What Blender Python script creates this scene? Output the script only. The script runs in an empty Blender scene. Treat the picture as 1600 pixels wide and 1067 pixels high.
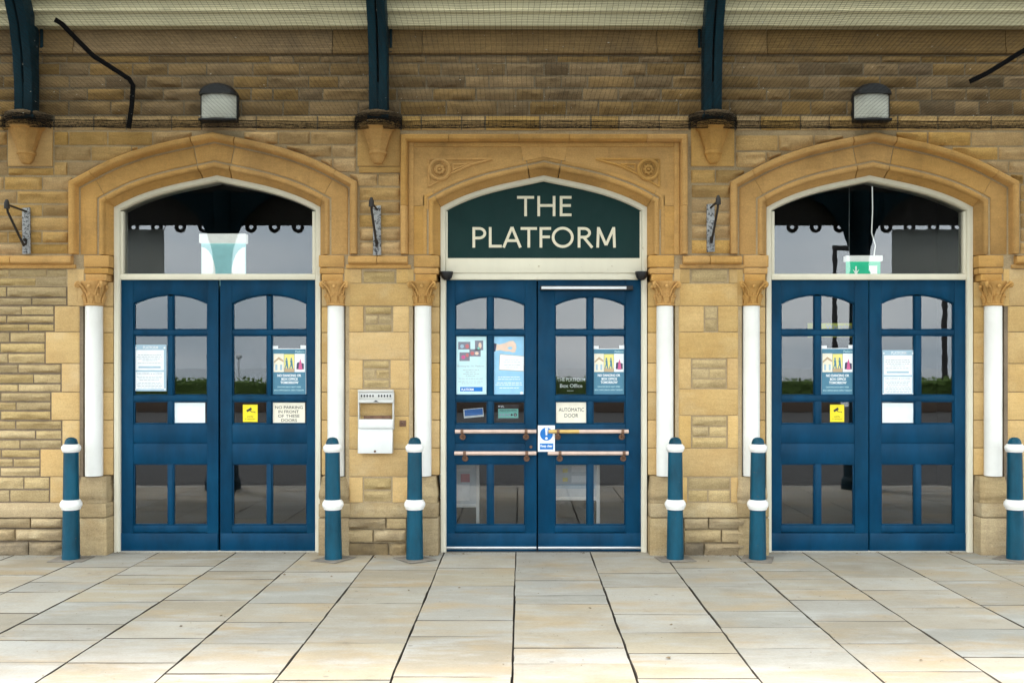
import bpy, bmesh, math, random
import numpy as np
from mathutils import Vector, noise
R = math.radians
random.seed(7)
SC = bpy.context.scene
COL = SC.collection

# ------------------------------------------------------------------ camera, sky, sun, exposure
F = 1558.0            # focal length in photo pixels
CY = 8.2              # camera distance from the wall face (y = 0)
H = 1.53              # eye height
VX, VY = 815.0, 575.0 # principal point of the photograph
cd = bpy.data.cameras.new('camera'); cam = bpy.data.objects.new('camera', cd); COL.objects.link(cam)
cam.location = (0, -CY, H); cam.rotation_euler = (R(90), 0, 0)
cd.sensor_width = 36.0; cd.lens = F / 1600 * 36.0
cd.shift_x = -(VX - 800) / 1600; cd.shift_y = (VY - 533.5) / 1600
cd.clip_end = 8000; cd.clip_start = 0.05
SC.camera = cam

SUN_EL, SUN_AZ = R(61), R(224)      # behind the camera, a little to the left
w = bpy.data.worlds.new('World'); SC.world = w; w.use_nodes = True
nt = w.node_tree; nt.nodes.clear()
wo = nt.nodes.new('ShaderNodeOutputWorld'); bg = nt.nodes.new('ShaderNodeBackground')
sky = nt.nodes.new('ShaderNodeTexSky'); sky.sky_type = 'NISHITA'; sky.sun_disc = False
sky.sun_elevation = SUN_EL; sky.sun_rotation = SUN_AZ; sky.dust_density = 4.0; sky.air_density = 1.0; sky.ozone_density = 1.0
tc = nt.nodes.new('ShaderNodeTexCoord')
mp = nt.nodes.new('ShaderNodeMapping'); mp.inputs['Scale'].default_value = (1.2, 1.2, 5.0)
ns = nt.nodes.new('ShaderNodeTexNoise'); ns.inputs['Scale'].default_value = 1.6; ns.inputs['Detail'].default_value = 6; ns.inputs['Roughness'].default_value = 0.55
cr = nt.nodes.new('ShaderNodeValToRGB')
cr.color_ramp.elements[0].position = 0.33; cr.color_ramp.elements[0].color = (5.0, 6.0, 6.9, 1)
cr.color_ramp.elements[1].position = 0.68; cr.color_ramp.elements[1].color = (9.6, 10.0, 10.2, 1)
mx = nt.nodes.new('ShaderNodeMix'); mx.data_type = 'RGBA'; mx.inputs[0].default_value = 0.8
nt.links.new(tc.outputs['Generated'], mp.inputs['Vector']); nt.links.new(mp.outputs[0], ns.inputs['Vector'])
nt.links.new(ns.outputs['Fac'], cr.inputs[0])
nt.links.new(sky.outputs[0], mx.inputs[6]); nt.links.new(cr.outputs[0], mx.inputs[7])
nt.links.new(mx.outputs[2], bg.inputs['Color']); nt.links.new(bg.outputs[0], wo.inputs[0])
bg.inputs['Strength'].default_value = 0.14
sl = bpy.data.lights.new('sun', 'SUN'); sl.energy = 1.35; sl.angle = R(12); sl.color = (1.0, 0.96, 0.9)
so = bpy.data.objects.new('sun', sl); COL.objects.link(so)
so.rotation_euler = (R(90) - SUN_EL, 0, math.pi - SUN_AZ + math.pi)
so.location = (-6, -20, 20)
sd = Vector((math.sin(SUN_AZ) * math.cos(SUN_EL), math.cos(SUN_AZ) * math.cos(SUN_EL), math.sin(SUN_EL)))
so.rotation_euler = (-sd).to_track_quat('-Z', 'Y').to_euler()
cy = SC.cycles; cy.max_bounces = 6; cy.diffuse_bounces = 3; cy.glossy_bounces = 3; cy.transmission_bounces = 4; cy.transparent_max_bounces = 10; cy.caustics_reflective = False; cy.caustics_refractive = False
vs = SC.view_settings; vs.view_transform = 'Standard'; vs.look = 'None'; vs.exposure = 2.02; vs.gamma = 1.0; vs.use_curve_mapping = False

# ------------------------------------------------------------------ photo pixels -> metres on a plane y = const
def PX(px, y=0.0): return (px - VX) * (CY + y) / F
def PZ(py, y=0.0): return H + (VY - py) * (CY + y) / F
CX = [-2.529, 0.184, 2.892]          # centres of the three doorways

# ------------------------------------------------------------------ materials
def new_mat(name):
    m = bpy.data.materials.new(name); m.use_nodes = True
    t = m.node_tree; t.nodes.clear()
    o = t.nodes.new('ShaderNodeOutputMaterial'); b = t.nodes.new('ShaderNodeBsdfPrincipled')
    t.links.new(b.outputs[0], o.inputs[0])
    return m, t, b
def N(t, kind, **kw):
    n = t.nodes.new(kind)
    for k, v in kw.items():
        if k.startswith('i_'): n.inputs[k[2:].replace('_', ' ')].default_value = v
        else: setattr(n, k, v)
    return n
def mixc(t, fac, a, b, mode='MIX'):
    n = t.nodes.new('ShaderNodeMix'); n.data_type = 'RGBA'; n.blend_type = mode
    for sock, v in ((n.inputs[0], fac), (n.inputs[6], a), (n.inputs[7], b)):
        if hasattr(v, 'is_linked') or hasattr(v, 'links'): t.links.new(v, sock)
        elif isinstance(v, (int, float)): sock.default_value = v
        else: sock.default_value = (*v, 1) if len(v) == 3 else v
    return n.outputs[2]
def ramp(t, src, p0, p1, c0=(0, 0, 0), c1=(1, 1, 1)):
    n = t.nodes.new('ShaderNodeValToRGB'); e = n.color_ramp.elements
    e[0].position = p0; e[1].position = p1; e[0].color = (*c0, 1); e[1].color = (*c1, 1)
    t.links.new(src, n.inputs[0]); return n.outputs[0]
def noise_tex(t, vec, scale, detail=5, rough=0.55, stretch=None):
    if stretch:
        m = t.nodes.new('ShaderNodeMapping'); m.inputs['Scale'].default_value = stretch
        t.links.new(vec, m.inputs['Vector']); vec = m.outputs[0]
    n = t.nodes.new('ShaderNodeTexNoise'); n.inputs['Scale'].default_value = scale
    n.inputs['Detail'].default_value = detail; n.inputs['Roughness'].default_value = rough
    t.links.new(vec, n.inputs['Vector']); return n.outputs['Fac']
def bump(t, b, h, strength, dist):
    n = t.nodes.new('ShaderNodeBump'); n.inputs['Strength'].default_value = strength; n.inputs['Distance'].default_value = dist
    t.links.new(h, n.inputs['Height']); t.links.new(n.outputs[0], b.inputs['Normal'])
def coords(t, jitter=True, obj=False):
    if obj: p = t.nodes.new('ShaderNodeTexCoord').outputs['Object']
    else: p = t.nodes.new('ShaderNodeNewGeometry').outputs['Position']
    if not jitter: return p, None
    oi = t.nodes.new('ShaderNodeObjectInfo')
    mu = t.nodes.new('ShaderNodeMath'); mu.operation = 'MULTIPLY'; mu.inputs[1].default_value = 37.0
    t.links.new(oi.outputs['Random'], mu.inputs[0])
    ad = t.nodes.new('ShaderNodeVectorMath'); ad.operation = 'ADD'
    t.links.new(p, ad.inputs[0]); t.links.new(mu.outputs[0], ad.inputs[1])
    return ad.outputs[0], oi.outputs['Random']
def stone_mat(name, base, alt, dark, var=0.25, dark_amt=0.35, bmp=0.5, bed=1.0, bumpd=0.006, rough=0.9, pale=None):
    m, t, b = new_mat(name)
    v, rnd = coords(t)
    big = noise_tex(t, v, 3.2, 6, 0.6)
    c = mixc(t, ramp(t, big, 0.35, 0.66), base, alt)
    bedn = noise_tex(t, v, 9, 5, 0.6, (0.6, 0.6, 4.5))
    c = mixc(t, ramp(t, bedn, 0.42, 0.75, (0, 0, 0), (0.55 * bed,) * 3), c, tuple(x * 0.66 for x in base))
    st = noise_tex(t, v, 1.7, 8, 0.7)
    c = mixc(t, ramp(t, st, 0.50, 0.74, (0, 0, 0), (dark_amt,) * 3), c, dark)
    sv = noise_tex(t, v, 6.5, 6, 0.65, (1.6, 1.6, 0.22))
    c = mixc(t, ramp(t, sv, 0.57, 0.78, (0, 0, 0), (dark_amt * 0.6,) * 3), c, tuple(x * 1.3 for x in dark))
    if pale:
        pl = noise_tex(t, v, 2.6, 5, 0.6, (1, 1, 1.6))
        c = mixc(t, ramp(t, pl, 0.55, 0.75, (0, 0, 0), (0.6,) * 3), c, pale)
    fine = noise_tex(t, v, 95, 4, 0.7)
    c = mixc(t, 0.6 if bmp > 0.4 else 0.38, c, ramp(t, fine, 0.28, 0.75, (0.55, 0.52, 0.48), (1.3, 1.3, 1.3)), 'MULTIPLY')
    pit = noise_tex(t, v, 26, 6, 0.75, (0.8, 0.8, 1.5))
    c = mixc(t, ramp(t, pit, 0.58, 0.74, (0, 0, 0), (0.55 if bmp > 0.4 else 0.3,) * 3), c, dark)
    hs = t.nodes.new('ShaderNodeHueSaturation')
    mr = t.nodes.new('ShaderNodeMapRange'); mr.inputs[3].default_value = 1 - var; mr.inputs[4].default_value = 1 + var
    t.links.new(rnd, mr.inputs[0]); t.links.new(mr.outputs[0], hs.inputs['Value'])
    m2 = t.nodes.new('ShaderNodeMath'); m2.operation = 'MULTIPLY'; m2.inputs[1].default_value = 7.31
    fr = t.nodes.new('ShaderNodeMath'); fr.operation = 'FRACT'
    t.links.new(rnd, m2.inputs[0]); t.links.new(m2.outputs[0], fr.inputs[0])
    mr2 = t.nodes.new('ShaderNodeMapRange'); mr2.inputs[3].default_value = 1 - var * 0.6; mr2.inputs[4].default_value = 1 + var * 0.4
    t.links.new(fr.outputs[0], mr2.inputs[0]); t.links.new(mr2.outputs[0], hs.inputs['Saturation'])
    t.links.new(c, hs.inputs['Color']); t.links.new(hs.outputs[0], b.inputs['Base Color'])
    b.inputs['Roughness'].default_value = rough
    b.inputs['Specular IOR Level'].default_value = 0.25
    hm = noise_tex(t, v, 38, 8, 0.68)
    hb = t.nodes.new('ShaderNodeMath'); hb.operation = 'MULTIPLY_ADD'; hb.inputs[1].default_value = 0.8
    t.links.new(bedn, hb.inputs[0]); t.links.new(hm, hb.inputs[2])
    bump(t, b, hb.outputs[0], min(1.0, bmp * 1.4), bumpd)
    return m
def paint_mat(name, col, rough=0.4, wear=None, wear_amt=0.0, var=0.12, bmp=0.15, spec=0.5, obj=True, metal=0.0, scale=6, streak=(1, 1, 0.35), scuff=0.0, scuffc=(0.3, 0.3, 0.3)):
    m, t, b = new_mat(name)
    v, rnd = coords(t, True, obj)
    n1 = noise_tex(t, v, scale, 6, 0.6, streak)
    c = mixc(t, ramp(t, n1, 0.3, 0.72), tuple(x * (1 - var) for x in col), tuple(min(1, x * (1 + var)) for x in col))
    if wear:
        n2 = noise_tex(t, v, scale * 4, 8, 0.72)
        c = mixc(t, ramp(t, n2, 0.68 - 0.1 * wear_amt, 0.74 - 0.08 * wear_amt), c, wear)
    if scuff:
        n3 = noise_tex(t, v, 26, 7, 0.7, (0.25, 1, 2.2)); c = mixc(t, ramp(t, n3, 0.62, 0.74, (0, 0, 0), (scuff,) * 3), c, scuffc)
        n4 = noise_tex(t, v, 2.2, 6, 0.65); c = mixc(t, ramp(t, n4, 0.5, 0.72, (0, 0, 0), (scuff * 0.8,) * 3), c, tuple(x * 0.75 for x in scuffc))
        n5 = noise_tex(t, v, 75, 3, 0.6); c = mixc(t, ramp(t, n5, 0.735, 0.76, (0, 0, 0), (0.8,) * 3), c, scuffc)
    t.links.new(c, b.inputs['Base Color'])
    rr = ramp(t, noise_tex(t, v, scale * 2, 4), 0.3, 0.7, (rough * 0.8,) * 3, (min(1, rough * 1.25),) * 3)
    t.links.new(rr, b.inputs['Roughness'])
    b.inputs['Specular IOR Level'].default_value = spec; b.inputs['Metallic'].default_value = metal
    bump(t, b, noise_tex(t, v, 60, 6, 0.6, (1, 1, 0.25)), bmp, 0.002)
    return m
def flat_mat(name, col, rough=0.6, spec=0.3, metal=0.0, emit=0.0):
    m, t, b = new_mat(name)
    v, _ = coords(t, True, True)
    c = mixc(t, ramp(t, noise_tex(t, v, 18, 4), 0.3, 0.7), tuple(x * 0.94 for x in col), tuple(min(1, x * 1.05) for x in col))
    t.links.new(c, b.inputs['Base Color']); b.inputs['Roughness'].default_value = rough
    b.inputs['Specular IOR Level'].default_value = spec; b.inputs['Metallic'].default_value = metal
    if emit:
        b.inputs['Emission Color'].default_value = (*col, 1); b.inputs['Emission Strength'].default_value = emit
    return m
def glass_mat(name, tint=(0.99, 0.995, 0.995), ior=1.66):
    m = bpy.data.materials.new(name); m.use_nodes = True; t = m.node_tree; t.nodes.clear()
    o = t.nodes.new('ShaderNodeOutputMaterial'); mxs = t.nodes.new('ShaderNodeMixShader')
    tr = t.nodes.new('ShaderNodeBsdfTransparent'); tr.inputs[0].default_value = (*tint, 1)
    gl = t.nodes.new('ShaderNodeBsdfGlossy'); gl.inputs['Roughness'].default_value = 0.0
    fr = t.nodes.new('ShaderNodeFresnel'); fr.inputs[0].default_value = ior
    p = t.nodes.new('ShaderNodeNewGeometry').outputs['Position']
    bn = t.nodes.new('ShaderNodeBump'); bn.inputs['Strength'].default_value = 0.012; bn.inputs['Distance'].default_value = 0.01
    t.links.new(noise_tex(t, p, 4.5, 2), bn.inputs['Height']); t.links.new(bn.outputs[0], gl.inputs['Normal'])
    t.links.new(fr.outputs[0], mxs.inputs[0]); t.links.new(tr.outputs[0], mxs.inputs[1]); t.links.new(gl.outputs[0], mxs.inputs[2])
    t.links.new(mxs.outputs[0], o.inputs[0])
    return m
def roof_mat():
    m = bpy.data.materials.new('dirty canopy glazing'); m.use_nodes = True; t = m.node_tree; t.nodes.clear()
    o = t.nodes.new('ShaderNodeOutputMaterial'); mxs = t.nodes.new('ShaderNodeMixShader'); mxs.inputs[0].default_value = 0.25
    tr = t.nodes.new('ShaderNodeBsdfTransparent'); tr.inputs[0].default_value = (0.60, 0.61, 0.59, 1)
    tl = t.nodes.new('ShaderNodeBsdfTranslucent'); tl.inputs[0].default_value = (0.50, 0.51, 0.48, 1)
    t.links.new(tr.outputs[0], mxs.inputs[1]); t.links.new(tl.outputs[0], mxs.inputs[2]); t.links.new(mxs.outputs[0], o.inputs[0])
    return m
M = {}
M['ashlar'] = stone_mat('ashlar sandstone', (0.53, 0.32, 0.115), (0.60, 0.375, 0.145), (0.22, 0.13, 0.055), 0.10, 0.45, 0.25, 0.5, 0.003)
M['arch'] = stone_mat('carved sandstone', (0.54, 0.30, 0.092), (0.61, 0.35, 0.115), (0.17, 0.10, 0.04), 0.07, 0.6, 0.35, 0.5, 0.003)
M['pier'] = stone_mat('pier sandstone', (0.55, 0.35, 0.135), (0.62, 0.42, 0.18), (0.30, 0.19, 0.09), 0.10, 0.3, 0.22, 0.45, 0.003, pale=(0.62, 0.47, 0.26))
M['rubble'] = stone_mat('rock faced sandstone', (0.47, 0.295, 0.112), (0.56, 0.36, 0.148), (0.17, 0.11, 0.055), 0.22, 0.45, 0.6, 1.0)
M['pale_rubble'] = stone_mat('pale rock faced sandstone', (0.46, 0.335, 0.158), (0.55, 0.41, 0.205), (0.22, 0.15, 0.075), 0.16, 0.4, 0.6, 1.0)
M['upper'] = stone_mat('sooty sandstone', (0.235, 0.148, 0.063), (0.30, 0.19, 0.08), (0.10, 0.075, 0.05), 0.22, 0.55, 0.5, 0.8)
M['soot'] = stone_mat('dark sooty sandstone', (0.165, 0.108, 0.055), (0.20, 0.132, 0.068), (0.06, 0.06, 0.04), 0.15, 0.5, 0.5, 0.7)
M['plinth'] = stone_mat('weathered plinth sandstone', (0.38, 0.275, 0.145), (0.47, 0.36, 0.20), (0.16, 0.12, 0.075), 0.15, 0.6, 0.6, 0.9, pale=(0.5, 0.42, 0.28))
M['plinth_foot'] = stone_mat('damp stained plinth sandstone', (0.27, 0.195, 0.105), (0.36, 0.27, 0.15), (0.09, 0.07, 0.05), 0.25, 0.85, 0.7, 0.9)
M['mortar_dark'] = stone_mat('dark mortar', (0.20, 0.15, 0.10), (0.25, 0.19, 0.13), (0.10, 0.08, 0.06), 0.0, 0.5, 0.6, 0.0)
M['mortar_upper'] = stone_mat('sooty mortar', (0.21, 0.165, 0.105), (0.26, 0.205, 0.135), (0.10, 0.08, 0.055), 0.0, 0.6, 0.6, 0.0)
M['mortar_pale'] = stone_mat('pale mortar', (0.40, 0.30, 0.175), (0.48, 0.37, 0.225), (0.18, 0.13, 0.07), 0.0, 0.5, 0.6, 0.0)
def slab_mat():
    m, t, b = new_mat('riven flagstone')
    v, rnd = coords(t)
    cr2 = t.nodes.new('ShaderNodeValToRGB'); e = cr2.color_ramp.elements; cr2.color_ramp.interpolation = 'LINEAR'
    e[0].position = 0.0; e[0].color = (0.30, 0.285, 0.245, 1); e[1].position = 1.0; e[1].color = (0.38, 0.325, 0.24, 1)
    for p, cc in ((0.18, (0.32, 0.305, 0.265, 1)), (0.36, (0.37, 0.315, 0.225, 1)), (0.52, (0.33, 0.315, 0.28, 1)), (0.68, (0.31, 0.265, 0.195, 1)), (0.84, (0.42, 0.39, 0.335, 1))):
        k = e.new(p); k.color = cc
    t.links.new(rnd, cr2.inputs[0]); c = cr2.outputs[0]
    n1 = noise_tex(t, v, 1.5, 6, 0.6, (1.0, 2.2, 1.0))
    c = mixc(t, ramp(t, n1, 0.48, 0.66, (0, 0, 0), (0.75,) * 3), c, (0.38, 0.285, 0.17))
    n2 = noise_tex(t, v, 2.3, 7, 0.65, (0.7, 2.4, 1.0))
    c = mixc(t, ramp(t, n2, 0.48, 0.64, (0, 0, 0), (0.75,) * 3), c, (0.40, 0.385, 0.35))
    n3 = noise_tex(t, v, 3.4, 8, 0.7)
    c = mixc(t, ramp(t, n3, 0.58, 0.8, (0, 0, 0), (0.5,) * 3), c, (0.20, 0.165, 0.115))
    wp = t.nodes.new('ShaderNodeNewGeometry').outputs['Position']
    n6 = noise_tex(t, wp, 1.1, 9, 0.72)
    c = mixc(t, ramp(t, n6, 0.47, 0.74, (0, 0, 0), (0.6,) * 3), c, (0.235, 0.195, 0.14))
    n7 = noise_tex(t, wp, 5.5, 8, 0.7)
    c = mixc(t, ramp(t, n7, 0.60, 0.72, (0, 0, 0), (0.45,) * 3), c, (0.17, 0.145, 0.115))
    vo = t.nodes.new('ShaderNodeTexVoronoi'); vo.inputs['Scale'].default_value = 3.2; t.links.new(wp, vo.inputs['Vector'])
    c = mixc(t, ramp(t, vo.outputs['Distance'], 0.035, 0.055, (0.6, 0.6, 0.6), (0, 0, 0)), c, (0.16, 0.14, 0.12))
    n4 = noise_tex(t, v, 70, 5, 0.7)
    c = mixc(t, 0.5, c, ramp(t, n4, 0.25, 0.8, (0.72, 0.72, 0.72), (1.18, 1.18, 1.18)), 'MULTIPLY')
    n5 = noise_tex(t, v, 14, 4, 0.5)
    c = mixc(t, ramp(t, n5, 0.73, 0.78, (0, 0, 0), (0.5,) * 3), c, (0.2, 0.17, 0.13))
    t.links.new(c, b.inputs['Base Color']); b.inputs['Roughness'].default_value = 0.72; b.inputs['Specular IOR Level'].default_value = 0.35
    bump(t, b, noise_tex(t, v, 11, 9, 0.62, (0.8, 1.6, 1.0)), 0.35, 0.01)
    return m
M['slab'] = slab_mat()
M['bed'] = flat_mat('dark joint soil', (0.075, 0.062, 0.047), 0.95)
M['asphalt'] = stone_mat('asphalt', (0.06, 0.058, 0.056), (0.085, 0.082, 0.078), (0.08, 0.08, 0.08), 0.0, 0.4, 0.5, 0.0)
M['kerb'] = stone_mat('kerb stone', (0.34, 0.32, 0.28), (0.42, 0.40, 0.35), (0.2, 0.18, 0.15), 0.1, 0.3, 0.3, 0.2)
M['blue'] = paint_mat('blue gloss door paint', (0.0003, 0.037, 0.085), 0.42, (0.05, 0.14, 0.20), -0.25, 0.3, 0.5, 0.12, scuff=0.25, scuffc=(0.012, 0.10, 0.165))
M['bollard'] = paint_mat('blue bollard paint', (0.0004, 0.052, 0.088), 0.4, (0.10, 0.065, 0.045), 0.4, 0.35, 1.0, 0.22, scale=9, scuff=0.3, scuffc=(0.015, 0.12, 0.17))
M['iron_blue'] = paint_mat('dusty blue green ironwork', (0.001, 0.022, 0.034), 0.6, (0.04, 0.045, 0.035), 0.4, 0.4, 0.4, 0.15)
M['white'] = paint_mat('white gloss paint', (0.80, 0.785, 0.735), 0.42, (0.50, 0.42, 0.32), 0.05, 0.04, 0.3, scuff=0.22, scuffc=(0.58, 0.53, 0.44))
M['white_rust'] = paint_mat('white collar paint with rust', (0.82, 0.80, 0.76), 0.4, (0.42, 0.2, 0.06), 0.12, 0.03, 0.2, scale=9)
M['cream'] = paint_mat('cream frame paint', (0.72, 0.67, 0.53), 0.5, (0.40, 0.32, 0.2), 0.25, 0.06, 0.3, scale=5)
M['cream_beam'] = paint_mat('dusty cream timber', (0.50, 0.445, 0.28), 0.6, (0.32, 0.27, 0.17), 0.4, 0.12, 0.3, scale=3, streak=(0.3, 1, 2))
M['sign_green'] = paint_mat('dark green sign board', (0.006, 0.030, 0.028), 0.5, None, 0, 0.1, 0.05, spec=0.15)
M['letter'] = flat_mat('cream sign lettering', (0.74, 0.68, 0.52), 0.5)
M['glass'] = glass_mat('window glass')
M['black'] = flat_mat('black plastic', (0.012, 0.012, 0.014), 0.45, 0.4)
M['strap'] = flat_mat('black rubber strap', (0.004, 0.004, 0.005), 0.8, 0.08)
M['net'] = flat_mat('black netting twine', (0.014, 0.013, 0.012), 0.85, 0.1)
M['feather'] = flat_mat('white down', (0.6, 0.58, 0.52), 0.9, 0.1)
M['iron'] = paint_mat('rusty black iron', (0.02, 0.016, 0.014), 0.6, (0.10, 0.04, 0.02), 0.4, 0.3, 0.4)
M['flaking'] = paint_mat('flaking black and white plate', (0.34, 0.34, 0.34), 0.6, (0.03, 0.03, 0.035), 1.9, 0.2, 0.5, scale=11)
M['steel'] = flat_mat('brushed steel', (0.55, 0.55, 0.54), 0.35, 0.5, 0.8)
M['hinge'] = paint_mat('worn hinge metal', (0.30, 0.28, 0.26), 0.5, (0.12, 0.05, 0.02), 1.0, 0.3, 0.3, metal=0.5, scale=20)
M['bin_white'] = paint_mat('grubby white enamel', (0.68, 0.68, 0.65), 0.45, (0.30, 0.28, 0.25), 0.3, 0.06, 0.2, scale=8)
M['bin_grey'] = flat_mat('grey aluminium', (0.55, 0.54, 0.50), 0.45, 0.5, 0.3)
M['copper'] = paint_mat('worn copper rail', (0.60, 0.44, 0.36), 0.45, (0.62, 0.58, 0.50), 0.3, 0.12, 0.2, metal=0.1, scale=14)
M['brass'] = paint_mat('rubbed brass rail', (0.60, 0.40, 0.13), 0.35, None, 0, 0.15, 0.1, metal=0.3)
M['rust'] = paint_mat('rusty bracket', (0.16, 0.08, 0.045), 0.7, (0.35, 0.3, 0.22), 0.6, 0.4, 0.4, scale=20)
M['diffuser'] = paint_mat('opal lamp diffuser', (0.66, 0.66, 0.58), 0.35, None, 0, 0.06, 0.05)
M['paper'] = flat_mat('white paper', (0.82, 0.84, 0.85), 0.6)
M['card'] = flat_mat('white card', (0.76, 0.82, 0.82), 0.5)
M['cream_card'] = flat_mat('cream sign card', (0.80, 0.74, 0.60), 0.5)
M['ink'] = flat_mat('black ink', (0.03, 0.03, 0.035), 0.6)
M['grey_ink'] = flat_mat('grey ink', (0.40, 0.44, 0.48), 0.6)
M['white_ink'] = flat_mat('white print', (0.82, 0.84, 0.85), 0.6)
M['yellow'] = flat_mat('yellow sticker', (0.82, 0.66, 0.02), 0.45)
M['signblue'] = flat_mat('mandatory sign blue', (0.01, 0.17, 0.55), 0.45)
M['poster_teal'] = flat_mat('teal poster print', (0.07, 0.20, 0.29), 0.45)
M['poster_pale'] = flat_mat('pale blue poster print', (0.36, 0.50, 0.60), 0.5)
M['poster_cyan'] = flat_mat('pale cyan poster print', (0.56, 0.78, 0.80), 0.5)
M['poster_sky'] = flat_mat('sky blue poster print', (0.30, 0.56, 0.76), 0.5)
M['print_dark'] = flat_mat('dark photo print', (0.07, 0.06, 0.10), 0.5)
M['print_photo'] = flat_mat('faded photo print', (0.22, 0.22, 0.27), 0.5)
M['print_pink'] = flat_mat('pink print', (0.62, 0.12, 0.28), 0.5)
M['print_red'] = flat_mat('red print', (0.55, 0.16, 0.17), 0.5)
M['print_yellow'] = flat_mat('pale yellow print', (0.80, 0.70, 0.22), 0.5)
M['print_skin'] = flat_mat('pale skin print', (0.78, 0.58, 0.46), 0.5)
M['print_brown'] = flat_mat('tan print', (0.50, 0.36, 0.22), 0.5)
M['print_green'] = flat_mat('mint print', (0.22, 0.66, 0.56), 0.5)
M['exit_green'] = flat_mat('exit sign green', (0.02, 0.38, 0.20), 0.4, 0.3, 0, 0.25)
M['exit_teal'] = flat_mat('pale teal exit panel', (0.30, 0.60, 0.60), 0.4, 0.3, 0, 0.13)
M['exit_white'] = flat_mat('lit white housing', (0.82, 0.85, 0.78), 0.5, 0.3, 0, 0.16)
M['warning'] = flat_mat('yellow green banner', (0.50, 0.55, 0.10), 0.5, 0.3, 0, 0.05)
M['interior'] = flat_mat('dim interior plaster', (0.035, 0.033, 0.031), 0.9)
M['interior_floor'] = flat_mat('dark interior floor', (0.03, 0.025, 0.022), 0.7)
M['board_white'] = flat_mat('whiteboard', (0.62, 0.66, 0.68), 0.5)
M['canopy'] = paint_mat('dark canopy boards', (0.05, 0.045, 0.04), 0.8, None, 0, 0.3, 0.3)
M['banner'] = roof_mat(); M['banner'].name = 'translucent grey vinyl'; M['banner'].node_tree.nodes['Mix Shader'].inputs[0].default_value = 0.97
M['hedge'] = stone_mat('hedge leaves', (0.11, 0.19, 0.035), (0.15, 0.24, 0.05), (0.03, 0.06, 0.015), 0.1, 0.5, 0.4, 0.0)
M['brick_dark'] = stone_mat('far brown wall', (0.16, 0.11, 0.08), (0.2, 0.14, 0.1), (0.08, 0.06, 0.05), 0.0, 0.5, 0.4, 0.3)
M['plate_dark'] = paint_mat('dirty base plate', (0.19, 0.165, 0.135), 0.8, (0.10, 0.05, 0.03), 0.6, 0.3, 0.4, scale=14)
M['roof_glass'] = roof_mat()
M['grit'] = stone_mat('grit', (0.12, 0.085, 0.05), (0.2, 0.15, 0.09), (0.04, 0.03, 0.02), 0.2, 0.5, 0.3, 0.0)
M['globe'] = flat_mat('lamp globe', (0.75, 0.76, 0.75), 0.3)

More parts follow.
